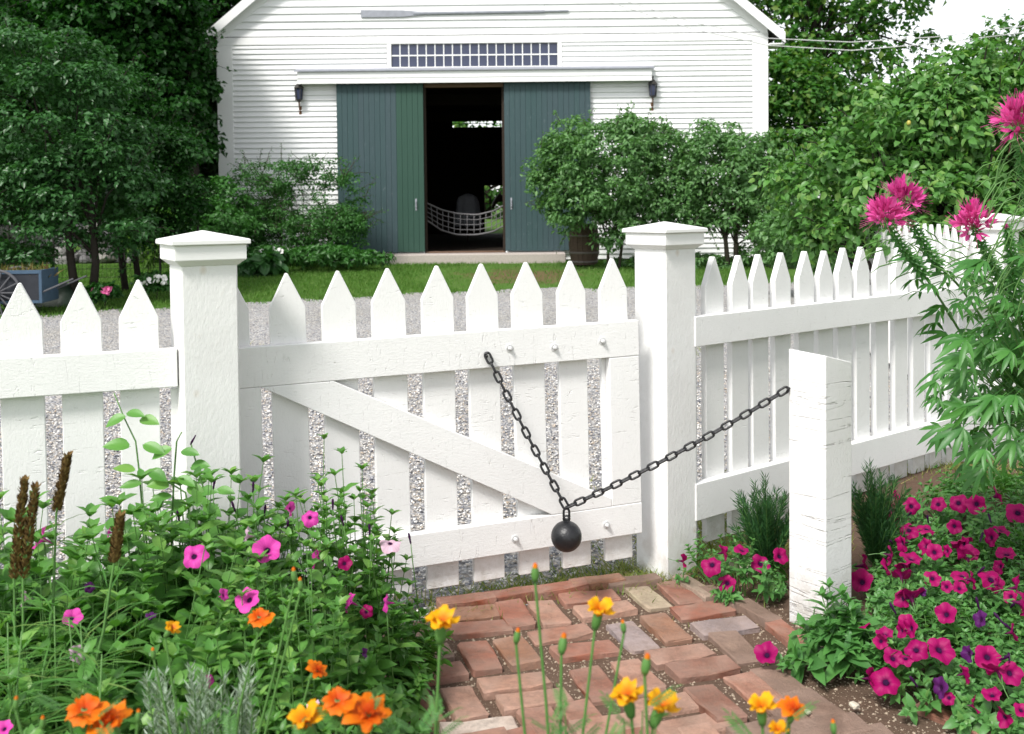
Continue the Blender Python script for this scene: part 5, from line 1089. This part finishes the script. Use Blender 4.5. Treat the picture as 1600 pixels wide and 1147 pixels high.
FLR = [(1420, 827, 18, 'm'), (1425, 791, 12, 'm'), (1491, 822, 12, 'm'), (1391, 797, 12, 's'), (1400, 775, 13, 's'), (1465, 787, 14, 'm'), (1497, 785, 13, 'm'), (1525, 787, 16, 'm'), (1590, 800, 14, 'm'), (1560, 774, 14, 's'), (1564, 828, 14, 'd'), (1547, 840, 12, 's'), (1446, 853, 13, 's'), (1460, 863, 15, 'm'), (1424, 872, 15, 'd'), (1505, 850, 12, 's'), (1512, 867, 13, 'b'), (1504, 898, 15, 'd'), (1457, 903, 15, 'm'), (1550, 904, 17, 'm'), (1562, 885, 11, 's'), (1353, 883, 14, 's'), (1346, 909, 17, 'm'), (1284, 926, 13, 'u'), (1422, 928, 19, 'b'), (1478, 960, 16, 'm'), (1349, 976, 14, 'b'), (1422, 982, 13, 's'), (1431, 1014, 19, 'm'), (1469, 1014, 18, 'm'), (1543, 1026, 19, 'm'), (1396, 1028, 18, 'm'), (1384, 1064, 20, 'm'), (1362, 1060, 16, 's'), (1579, 1052, 22, 'm'), (1509, 1052, 13, 's'), (1550, 1085, 16, 'd'), (1524, 1102, 11, 's'), (1567, 1121, 16, 's'), (1596, 1109, 14, 'm'), (1598, 943, 16, 's'), (1512, 1021, 13, 'u'), (1468, 1075, 13, 'u'), (1305, 990, 10, 'u'), (1579, 1028, 9, 'u'), (1531, 968, 11, 'u'), (1583, 988, 13, 's'), (1440, 925, 8, 'u'), (1520, 905, 12, 's')]
FLR += [(1350 + rng.uniform(0, 250), 800 + 290 * rng.random(), 9 + rng.uniform(0, 8), 'smbdsm'[k % 6]) for k in range(24)]
for k, (px, py, r, t) in enumerate(FLR):
    p = hit(px, py, HR, 2.6, 6.5, 0.045) or on_ground(px, py, 0.15); mode = {'m': 'face', 's': 'side', 'd': 'up', 'b': 'back', 'u': 'side'}[t]
    pl = PR[0] if p.y < YM else PR[1] if p.y < YB2 else PR[2]; blossom(pl, p, (r + 1.5) / 1600 * p.y * (0.8 + 0.4 * ((k * 0.618) % 1)), 'u' if t == 'u' else 'm', mode, 100 + k)
for k, (px, py, r, t) in enumerate([(1112, 881, 16, 'face'), (1136, 911, 14, 'face'), (1132, 862, 12, 'side'), (1160, 859, 12, 'up'), (1189, 880, 15, 'face'), (1219, 869, 13, 'face'), (1069, 877, 10, 'side')]):
    p = at(px, py, 4.02 + 0.02 * k); blossom(PS, p, (r + 1) / 1600 * p.y, 'm', t, 200 + k)
p = on_ground(1198, 1022, 0.06); blossom(PS, p, 19.5 / 1600 * p.y, 'm', 'face', 230)
for k in range(13):                      # closed and wilted buds between the open blooms
    px, py = 1345 + rng.uniform(0, 250), 800 + rng.uniform(0, 290); p = hit(px, py, HR, 2.6, 6.5, 0.035)
    if p is None: continue
    pl = PR[0] if p.y < YM else PR[1] if p.y < YB2 else PR[2]; inst('bud', BUDP, pl, p - Vector(pl.location), (rng.uniform(-0.9, 0.9), rng.uniform(-0.9, 0.9), 0), 1.25)
# broad-leaved plant at the foot of the short post
rb_ = on_ground(1325, 1050, 0.0)
def HB(x, y): return 0.24 * math.exp(-((x - rb_.x + 0.02) / 0.13) ** 2 - ((y - rb_.y - 0.05) / 0.14) ** 2) + 0.03
sp = [(rb_.x + rng.normal(0, 0.075) - 0.02, rb_.y + 0.04 + rng.normal(0, 0.07)) for _ in range(26)]
mound_plant('broadleaf_plant', 'light green plant with long broad leaves in front of the short post', sp, HB, L_BIG, rng, 0.135, 0.4, 60, nodes=(3, 5), root_pull=0.75, cx=(rb_.x, rb_.y), stem_r=0.003)
# needle plants by the short post
def needle_plant(label, px, pyb, Y, pyt, rad, n, seed):
    r = np.random.default_rng(seed); b = at(px, pyb, Y); b.z = gz(b.x, Y); top = at(px, pyt, Y).z - b.z; e = empty('needle_plant', b); tag(e, label, 'plant'); mb = MB(); P, A = [], []
    for k in range(n):
        a = r.uniform(0, 6.28); q = rad * r.random() ** 0.6; h = top * r.uniform(0.5, 1.0) * (1 - 0.25 * (q / rad)); tip = Vector((q * math.cos(a), q * math.sin(a), h)); mid = Vector((tip.x * 0.35, tip.y * 0.35, h * 0.5)); bz_ = lambda t: mid * 2 * t * (1 - t) + tip * t * t
        mb.tube([bz_(i / 4) for i in range(5)], 0.0018, 3, False)
        for j in range(110):
            t = 0.15 + 0.85 * j / 110; d = (bz_(min(1, t + .02)) - bz_(t - .02)).normalized(); o_ = Vector(r.normal(size=3)); o_ = (o_ - d * o_.dot(d)).normalized(); P.append(bz_(t)); A.append((o_ * 0.6 + d * 0.85).normalized())
    P = np.array([tuple(p) for p in P]); A = np.array([tuple(p) for p in A]); m = len(P); V, F = far_leaves(P, A, unit(r.normal(size=(m, 3))), r.uniform(0.028, 0.048, m), np.full(m, 0.0035)); tag(inst('needles', fast_mesh('needles', V, F, L_NDL), e), kind='stuff'); mb.build('stems', M_STEM, e)
needle_plant('dark feathery needle-leaved plant left of the short post', 1200, 862, 4.3, 728, 0.14, 55, 61); needle_plant('feathery needle-leaved plant right of the short post', 1368, 868, 4.35, 708, 0.13, 55, 62)
# pale stone and clods
for px, py, s_, lab in ((1165, 885, 0.085, 'pale stone lying behind the straggling petunia'), (1335, 1102, 0.02, 'small white stone on the bare soil at the right of the path'), (1262, 1112, 0.013, 'tiny grey stone on the muddy bricks at the lower right')):
    p = on_ground(px, py, 0.02); o_ = inst('stone', RK[2].copy(), None, p, (0.2, 0.1, 0.7), (s_, s_ * 0.8, s_ * 0.5)); o_.data.materials[0] = plain('pale_stone', (0.55, 0.5, 0.4), 0.8, 0.2, 0.2, 8, 0.3); tag(o_, lab, 'stone')
# spider flowers at the right
def palmate(nl, seed):
    r = random.Random(seed); P, A, N, L, W = [], [], [], [], []
    for k in range(nl):
        a = R(-75 + 150 * k / (nl - 1)); P.append((0.02, 0, 0)); A.append((math.cos(a), math.sin(a), -0.15 - 0.25 * abs(math.sin(a)))); N.append((0.2, 0, 1)); l = 1.0 - 0.4 * abs(a) / 1.3; L.append(l * r.uniform(0.9, 1.1)); W.append(0.2 * l)
    V, F = near_leaves(np.array(P), unit(np.array(A)), unit(np.array(N)), np.array(L), np.array(W), 0.22); V = np.concatenate([V, [(-0.5, -0.008, 0.02), (-0.5, 0.008, 0.02), (0.03, 0.01, 0), (0.03, -0.01, 0)]]); k = len(V) - 4
    return fast_mesh('leaf', V, np.concatenate([F, [(k, k + 2, k + 1), (k, k + 3, k + 2)]]), L_CLE, True)
PALM = [palmate(n_, n_) for n_ in (5, 7, 6)]
def cleome(label, path, Y, fr_, seed, nleaf, pods=True, basepx=(1640, 850)):
    r = np.random.default_rng(seed); top = at(*path[0], Y); b = on_ground(basepx[0], basepx[1]); e = empty('spider_flower', b); tag(e, label, 'flower'); o = Vector(b)
    pts = [at(px, py, Y + 0.12 * i) - o for i, (px, py) in enumerate(path)] + [Vector((0, 0, 0))]
    fine = []
    for i in range(len(pts) - 1):
        a, p1, p2, d_ = pts[max(i - 1, 0)], pts[i], pts[i + 1], pts[min(i + 2, len(pts) - 1)]
        for t in (0, 0.25, 0.5, 0.75): fine.append(0.5 * ((2 * p1) + (p2 - a) * t + (2 * a - 5 * p1 + 4 * p2 - d_) * t * t + (3 * p1 - a - 3 * p2 + d_) * t ** 3))
    fine.append(pts[-1]); n = len(fine); MB().tube(fine, [0.003 + 0.004 * i / n for i in range(n)], 6).build('stem', M_STEM, e, True)
    ax = (fine[0] - fine[3]).normalized(); rad = fr_ / 1600 * Y
    # flower head: upright petals on stalks, in a loose globe
    P, A, N = [], [], []; mb = MB()
    for k in range(34):
        d = Vector(unit(r.normal(size=3) + np.array(ax) * 0.7 + np.array([0, 0, 0.45]))); f0 = fine[0] + d * rad * r.uniform(0.3, 0.6) + ax * rad * r.uniform(-0.5, 0.3); mb.tube([fine[0] - ax * rad * 0.5, f0], 0.0008, 3, False)
        for j in range(4):
            q = (d + Vector(r.normal(0, 0.4, 3)) + Vector((0, 0, 0.35))).normalized(); P.append(f0 + q * rad * 0.1); A.append(q); N.append(Vector(r.normal(size=3)) - q * 0.2)
        for j in range(3): q = (d + Vector(r.normal(0, 0.4, 3))).normalized(); mb.tube([f0, f0 + q * rad * 0.9 + Vector((0, 0, -0.006))], 0.0005, 3, False)
    f = lambda a: np.array([tuple(v) for v in a]); c0 = np.array(fine[0]); m = len(P); V, F = near_leaves(f(P) - c0, unit(f(A)), unit(f(N)), r.uniform(0.42, 0.6, m) * rad, np.full(m, rad * 0.2), -0.1)
    hd = inst('flower_head', fast_mesh('flower_head', V / rad, F, P_CLE, True), e, fine[0], (0, 0, 0), rad); k = mb.me('stamens', P_CLE); k.transform(Matrix.Scale(1 / rad, 4) @ Matrix.Translation(-fine[0])); inst('stamens', k, hd)
    # small bracts crowding the upper stem
    P, A, N, L = [], [], [], []
    for k in range(120):
        t = 0.3 + 8.5 * (k / 120); i = int(t); p = fine[i].lerp(fine[i + 1], t - i); d = (fine[i] - fine[i + 1]).normalized(); q = Matrix.Rotation(k * 2.4, 3, d) @ d.orthogonal().normalized(); P.append(p); A.append((q + d * 0.35 - Vector((0, 0, 0.15)))); N.append(d + q * 0.1); L.append(0.022 + 0.02 * (t / 9))
    l = np.array(L); V, F = near_leaves(f(P), unit(f(A)), unit(f(N)), l, l * 0.36, 0.3); tag(inst('bracts', fast_mesh('bracts', V, F, L_CLE, True), e), kind='stuff')
    if pods:
        pd = [MB() for _ in range(14)]
        for k, mb in enumerate(pd):
            t = 3.5 + 6 * k / 14; i = int(t); p = fine[i].lerp(fine[i + 1], t - i); a = k * 2.4; q = Vector((math.cos(a), math.sin(a) * 0.6, 0.15)); l = 0.13
            mb.tube([p, p + q * l * 0.5 + Vector((0, 0, 0.015)), p + q * l * 0.8, p + q * l * 1.15 + Vector((0, 0, -0.02)), p + q * l * 1.4 + Vector((0, 0, -0.05))], [0.0008, 0.0009, 0.0028, 0.0028, 0.0012], 5, False); mb.build('seed_pod', M_STEM, e, True)
    for k in range(nleaf):
        t = min(9 + (n - 11) * 0.75 * (k / nleaf) ** 0.9, n - 2); i = int(t); p = fine[i].lerp(fine[min(i + 1, n - 1)], t - i); a = k * 2.4 + seed; q = Vector((math.cos(a), math.sin(a), r.uniform(-0.1, 0.5))).normalized(); s_ = r.uniform(0.085, 0.14)
        inst('leaf', PALM[k % 3], e, p + q * s_ * 0.6, to_mat(q + Vector((0, 0, -0.25)), Vector((0, -0.3, 1)) + Vector(r.normal(0, 0.25, 3))), s_)
cleome('pink spider flower leaning farthest left over the right fence', [(1383, 340), (1408, 385), (1440, 425), (1478, 482), (1530, 570), (1590, 680)], 3.75, 34, 71, 22, basepx=(1625, 850))
cleome('pink spider flower just above and right of the leftmost spider flower', [(1410, 313), (1432, 362), (1462, 410), (1505, 455), (1560, 540), (1610, 650)], 3.85, 33, 72, 22, basepx=(1650, 860))
cleome('pink spider flower in front of the capped corner post', [(1520, 350), (1540, 395), (1565, 440), (1595, 500), (1630, 600)], 3.6, 34, 73, 26, basepx=(1660, 870))
cleome('tall pink spider flower cut by the right edge, high above the fence', [(1590, 192), (1598, 260), (1612, 340), (1630, 450), (1650, 600)], 3.5, 38, 74, 26, basepx=(1670, 880))
cleome('flowerless spider flower stalk with pods and leaves at the right edge', [(1572, 352), (1580, 400), (1585, 460), (1600, 540), (1625, 640)], 3.45, 3, 75, 40, basepx=(1640, 900))
# long arching pods at the right edge
r_ = np.random.default_rng(5); b = on_ground(1690, 900); ag = empty('arching_plant', b); tag(ag, 'sheaf of long thin arching pods at the right edge below the tall spider flower', 'plant'); o = Vector(b)
for k in range(46):
    s0 = at(1600 + r_.uniform(0, 30), 215 + 6.2 * k + r_.uniform(-8, 8), 3.5 + r_.uniform(-0.1, 0.2)) - o; l = r_.uniform(0.1, 0.22); dx = -r_.uniform(0.4, 1.0) if k % 5 else 0.5
    MB().tube([s0, s0 + Vector((dx * l * 0.4, 0, 0.25 * l)), s0 + Vector((dx * l * 0.75, 0, 0.12 * l)), s0 + Vector((dx * l * 1.0, 0, -0.18 * l)), s0 + Vector((dx * l * 1.15, 0, -0.5 * l))], [0.001, 0.0014, 0.0026, 0.0026, 0.001], 5, False).build('seed_pod', M_STEM, ag, True)
MB().tube([(0, 0, 0), at(1640, 560, 3.55) - o, at(1622, 200, 3.55) - o], 0.005, 6).build('stem', M_STEM, ag, True)
# leafy mass under the spider flowers
LEAFY = [(at(px, py, Y), s_) for px, py, Y, s_ in [(r_.uniform(1500, 1660), r_.uniform(520, 740), r_.uniform(3.3, 4.2), r_.uniform(0.09, 0.15)) for _ in range(95)] + [(r_.uniform(1460, 1540), r_.uniform(560, 680), r_.uniform(3.7, 4.2), r_.uniform(0.08, 0.12)) for _ in range(14)] + [(r_.uniform(1520, 1660), r_.uniform(400, 540), r_.uniform(3.4, 4.0), r_.uniform(0.07, 0.12)) for _ in range(26)]]
b = on_ground(1650, 840); lm = empty('spider_flower', b); tag(lm, 'leafy skirt of broad palmate leaves under the pink spider flowers', 'plant'); o = Vector(b); mb = MB()
for k, (p, s_) in enumerate(LEAFY):
    q = (p - at(1640, 600, 3.8)); q = Vector((q.x, q.y * 0.6, q.z * 0.35 - 0.03)).normalized(); inst('leaf', PALM[k % 3], lm, p - o, to_mat(q + Vector((0, 0, -0.3)), Vector((0, -0.45, 1)) + Vector(r_.normal(0, 0.3, 3))), s_)
    e_ = at(1640, 640, 3.8) - o; a_ = p - q * s_ * 0.5 - o; mb.tube([a_, a_.lerp(e_, 0.5) + Vector((0, 0, -0.03)), e_, Vector((0, 0, 0))], [0.0015, 0.002, 0.003, 0.004], 4, False)
mb.build('stems', M_STEM, lm, True)
# marigolds in the foreground
def marigold_mesh(seed, mat, layers=((7, 0.35, 1.0, 0.1), (4, 0.2, 0.8, 0.75))):
    r = random.Random(seed); V = []; F = []
    for n_, r0, l, rise in layers:
        for k in range(n_):
            a = 2 * math.pi * (k + r.uniform(-0.2, 0.2)) / n_; c, s_ = math.cos(a), math.sin(a); w = l * r.uniform(0.4, 0.6); l = l * r.uniform(0.7, 1.15); kk = len(V); up = rise * r.uniform(0.3, 1.7) + r.uniform(-0.25, 0.3); tw = r.uniform(-0.3, 0.3)
            for i in range(5):
                t = i / 4; ww = w * (0.35 + 0.65 * math.sin(math.pi * min(1, 0.15 + t * 0.62))); rad = l * (0.1 + 0.9 * t)
                for j in range(5):
                    u_ = j / 2 - 1; notch = -0.1 * (1 - abs(u_)) * (i == 4); rr_ = rad + notch; z = up * t * (1 - 0.45 * t) + 0.13 * math.sin(u_ * 4 + i * 1.4 + seed + k) * t - 0.12 * t * t + tw * u_ * t * 0.3
                    V.append((c * rr_ - s_ * u_ * ww, s_ * rr_ + c * u_ * ww, z))
            for i in range(4):
                for j in range(4): q = kk + i * 5 + j; F.append((q, q + 5, q + 6, q + 1))
    return mesh('petals', V, F, mat, True)
MG = {'y': [marigold_mesh(i, P_YEL) for i in range(2)], 'o': [marigold_mesh(i + 5, P_ORG) for i in range(2)]}
CAL2 = MB().lathe([(0.05, -1.25), (0.2, -1.15), (0.27, -0.8), (0.28, -0.35), (0.22, 0.0), (0.1, 0.05)], 10).me('calyx', M_STEM, True)
BUD = MB().lathe([(0.03, -0.03), (0.22, 0.0), (0.34, 0.4), (0.34, 0.9), (0.22, 1.25)], 10).me('bud', M_STEM, True); BUDT = MB().lathe([(0.22, 1.2), (0.2, 1.45), (0.1, 1.6), (0.0, 1.62)], 10).me('bud_tip', P_YEL, True)
def pinnate(seed):
    P, A, L = [], [], []
    for k in range(8):
        t = 0.25 + 0.7 * k / 8
        for s_ in (-1, 1): P.append((t, 0, 0)); A.append((0.6, s_ * 0.9, 0.1)); L.append(0.34 * (1 - 0.4 * abs(t - 0.55)))
    P.append((0.95, 0, 0)); A.append((1, 0, 0)); L.append(0.3); l = np.array(L); V, F = near_leaves(np.array(P), unit(np.array(A)), np.tile([0.0, 0, 1.0], (len(P), 1)), l, l * 0.2, 0.2)
    k = len(V); V = np.concatenate([V, [(0, -.012, 0), (0, .012, 0), (1, .006, 0), (1, -.006, 0)]]); return fast_mesh('leaf', V, np.concatenate([F, [(k, k + 2, k + 1), (k, k + 3, k + 2)]]), L_MAR, True)
PINN = pinnate(1)
def marigold(label, basepx, Y, blooms, buds, leaves_, seed):
    r = np.random.default_rng(seed); b = at(basepx, 1147, Y); b.z = 0; e = empty('marigold', b); tag(e, label, 'flower'); o = Vector(b)
    def stem(p): q = Vector((p.x * 0.25, p.y * 0.3, p.z * 0.45)) + Vector((r.normal(0, 0.01), 0, 0)); MB().tube([Vector((0, 0, 0)), q, p.lerp(q, 0.35) + Vector((r.normal(0, 0.006), 0, 0)), p], [0.004, 0.003, 0.0024, 0.0022], 6, False).build('stem', M_STEM, e, True); return (p - q).normalized()
    for k, (px, py, rp, kind, tilt) in enumerate(blooms):
        p = at(px, py, Y) - o; R_ = rp / 1600 * Y; nrm = Vector((tilt, -0.28, 1)).normalized(); stem(p - nrm * R_ * 1.15); ax = nrm.orthogonal().normalized(); M = Matrix((ax, nrm.cross(ax), nrm)).transposed()
        h = inst('flower', MG[kind][(k + seed) % 2], e, p, M, R_); inst('calyx', CAL2, h)
    for px, py, rp in buds:
        p = at(px, py, Y) - o; R_ = rp / 1600 * Y; d = stem(p - Vector((0, 0, R_ * 1.2))); h = inst('bud', BUD, e, p - Vector((0, 0, R_ * 1.2)), (r.normal(0, 0.1), r.normal(0, 0.1), 0), R_ * 1.45); inst('bud_tip', BUDT, h)
    for k in range(leaves_):
        z = r.uniform(0.45, 1.0); p = at(basepx + r.normal(0, 26), r.uniform(1110, 1185), Y + r.normal(0, 0.03)) - o; a = k * 2.4; q = Vector((math.cos(a), math.sin(a), 0.7)); inst('leaf', PINN, e, p, to_mat(q, Vector((-q.x * 0.3, -q.y * 0.3, 1))), r.uniform(0.035, 0.06)); MB().tube([Vector((0, 0, p.z * 0.5)), Vector((p.x * 0.6, p.y * 0.6, p.z * 0.85)), p], [0.0025, 0.002, 0.0012], 4, False).build('leaf_stalk', M_STEM, e, True)
marigold('pair of orange marigolds at the lower left corner', 150, 1.5, [(132, 1108, 34, 'o', 0.1), (172, 1128, 32, 'o', -0.2)], [(24, 1098, 9), (66, 1128, 9), (215, 1118, 9)], 6, 1)
marigold('small half-open orange marigold on a curved stalk among the left plants', 330, 1.95, [(268, 982, 17, 'y', 0.8), (405, 964, 22, 'o', 0.1), (496, 1048, 17, 'o', 0.9)], [(460, 897, 10), (470, 912, 9), (240, 1020, 8)], 7, 2)
marigold('cluster of orange marigolds at the bottom edge left of the path', 545, 1.5, [(527, 1094, 30, 'o', 0.1), (575, 1116, 36, 'o', 0.35), (478, 1128, 36, 'y', -0.3)], [], 9, 3)
marigold('single yellow marigold on a tall stem at the left side of the brick path', 660, 1.55, [(690, 972, 33, 'y', 0.1)], [], 7, 4)
marigold('yellow marigold with tall buds over the middle of the brick path', 890, 1.6, [(936, 955, 28, 'y', 0.2)], [(836, 893, 13), (806, 992, 11), (877, 1005, 14), (975, 978, 9)], 9, 5)
marigold('pair of yellow and orange marigolds at the bottom edge of the brick path', 990, 1.45, [(980, 1088, 34, 'y', -0.2), (1032, 1104, 34, 'y', 0.3)], [(1007, 1036, 15)], 5, 6)
marigold('small orange and yellow marigolds at the bottom right of the brick path', 1220, 1.5, [(1190, 1106, 28, 'y', -0.1), (1240, 1108, 22, 'o', 0.2), (1215, 1142, 20, 'y', 0)], [(1303, 1135, 10)], 3, 7)
# plant with brown seed spikes and linear leaves
r_ = np.random.default_rng(9); b = at(70, 1147, 2.3); b.z = 0; ss = empty('seed_spike_plant', b); tag(ss, 'plant with tall brown seed spikes and narrow leaves at the left edge', 'plant'); o = Vector(b)
M_SEED = leaf_mat('brown_seed_heads', [(0.08, 0.045, 0.018), (0.15, 0.085, 0.03), (0.2, 0.12, 0.045), (0.3, 0.2, 0.075)], 0.8, 0.15, 0.15, 30)
STEMS = []
for px0, py0, px1, py1, px2, Y in ((22, 905, 38, 752, 10, 2.5), (36, 905, 56, 762, 20, 2.5), (88, 802, 106, 714, 60, 2.6), (178, 880, 188, 808, 120, 2.4)):
    a, t = at(px0, py0, Y) - o, at(px1, py1, Y) - o; low = at(px2, 1150, Y - 0.1) - o; root = Vector((low.x * 0.85, low.y, 0)); MB().tube([root, low, low.lerp(a, 0.6) + Vector((0.01, 0, 0)), a, t], [0.005, 0.004, 0.0035, 0.003, 0.002], 6).build('stem', M_STEM, ss, True)
    STEMS.append((low, a)); n = 420; s_ = r_.random(n); ang = r_.uniform(0, 6.28, n); ax = np.array(t - a); axu = unit(ax[None])[0]; rad = 0.012 * (1 - 0.5 * s_ ** 3); d = np.stack([np.cos(ang), np.sin(ang), np.zeros(n)], 1)
    P = np.array(a) + ax * s_[:, None] + d * rad[:, None] * 0.5; V, F = near_leaves(P, unit(d * 0.75 + axu * 0.8), unit(axu - d * 0.5), r_.uniform(0.014, 0.021, n), np.full(n, 0.008), -0.2); inst('seed_head', fast_mesh('seed_head', V, F, M_SEED, True), ss)
for k in range(9):
    px, Y = -15 + 21 * k + r_.uniform(-8, 8), r_.uniform(2.1, 2.5); t = at(px, r_.uniform(940, 1060), Y) - o; low = at(px + r_.uniform(-25, 25), 1170, Y) - o; MB().tube([Vector((low.x * 0.85, low.y, 0)), low, t], [0.004, 0.003, 0.0015], 5).build('stem', M_STEM, ss, True); STEMS.append((low, t))
P, A, N, L, W = [], [], [], [], []
for k in range(360):
    lo, hi = STEMS[k % len(STEMS)]; a = r_.uniform(0, 6.28); P.append(lo.lerp(hi, r_.uniform(-0.1, 0.95))); A.append((math.cos(a), math.sin(a) * 0.8, r_.uniform(0.15, 0.8))); N.append((-0.2 * math.cos(a), -0.2, 1)); L.append(r_.uniform(0.07, 0.16)); W.append(0.0048)
f = lambda a: np.array([tuple(v) for v in a], float)
for part, sl in (('linear_leaves', slice(30, None)),):
    V, F = near_leaves(f(P)[sl], unit(f(A))[sl], unit(f(N))[sl], np.array(L)[sl], np.array(W)[sl], 0.35); tag(inst(part, fast_mesh(part, V, F, L_GRS, True), ss), kind='stuff')
for k in range(30):
    V, F = near_leaves(f(P)[k:k + 1], unit(f(A))[k:k + 1], unit(f(N))[k:k + 1], np.array(L[k:k + 1]) * 1.4, np.array(W[k:k + 1]) * 1.2, 0.35); inst('leaf', fast_mesh('leaf', V, F, L_GRS, True), ss)
# silver-leaved plant
b = at(320, 1147, 2.05); b.z = 0; sv = empty('silver_plant', b); tag(sv, 'silver-grey fine-leaved plant at the bottom left', 'plant'); o = np.array(b); n = 5200; st_n = 50; P, A = [], []; mb = MB()
for k in range(st_n):
    t = at(r_.uniform(225, 400), r_.uniform(1040, 1150), r_.uniform(1.95, 2.2)) - Vector(b); q = Vector((t.x * 0.7, t.y * 0.5, t.z * 0.45)); mb.tube([Vector((q.x * 0.5, q.y * 0.5, 0)), q, t], 0.0015, 3, False)
    for j in range(70): s_ = 0.35 + 0.65 * j / 70; d = (t - q).normalized(); w_ = Vector(r_.normal(size=3)); w_ = (w_ - d * w_.dot(d)).normalized(); P.append(q.lerp(t, s_)); A.append(w_ * 0.6 + d * 0.8)
P, A = f(P), unit(f(A)); n = len(P); V, F = far_leaves(P, A, unit(r_.normal(size=(n, 3))), r_.uniform(0.018, 0.034, n), np.full(n, 0.0042)); tag(inst('foliage', fast_mesh('foliage', V, F, L_SIL), sv), kind='stuff'); mb.build('stems', M_STEM, sv)
# climbing stems before the left panel
b = at(235, 800, 3.18); b.z = 0; cl = empty('climbing_plant', b); tag(cl, 'leafy stems climbing in front of the pickets left of the left gate post', 'plant'); o = Vector(b); pr = [leaf_proto('leaf', L_BED, 0.62, 0.2), leaf_proto('leaf', L_BED, 0.5, 0.1)]
for path_, lv in (([(225, 830), (218, 740), (212, 690), (195, 655), (178, 614)], [(190, 650, -1), (205, 645, 1), (195, 698, -1.2), (232, 694, 1.2), (226, 655, 1), (205, 735, -1), (240, 735, 1), (215, 755, -1)]),
                  ([(268, 830), (272, 745), (276, 690), (284, 675)], [(262, 700, -1), (290, 705, 1), (258, 760, -1), (285, 745, 1)]),
                  ([(300, 830), (290, 770), (250, 745), (225, 740)], [(300, 760, 1), (262, 775, -1), (318, 770, 1)]),
                  ([(330, 835), (320, 770), (300, 700), (298, 692)], [(325, 790, 1), (345, 765, 1), (305, 730, 1)])):
    MB().tube([Vector((at(*path_[0], 3.2).x - o.x, 0, 0))] + [at(px, py, 3.2 - 0.0004 * i) - o for i, (px, py) in enumerate(path_)], [0.0038 - 0.0004 * i for i in range(len(path_) + 1)], 5).build('stem', M_STEM, cl, True)
    for k, (px, py, s_) in enumerate(lv): inst('leaf', pr[k % 2], cl, at(px - 8 * s_, py, 3.19) - o, to_mat(Vector((s_, -0.35, -0.05 + 0.3 * (k % 3 - 1))), Vector((0, -0.6, 0.8))), 0.07 * abs(s_))
q = at(300, 690, 3.19) - o; MB().tube([q + Vector((-0.005, 0, -0.01)), q, q + Vector((0.012, 0, 0.02))], [0.002, 0.004, 0.002], 6).build('bud', P_PUR, cl, True)
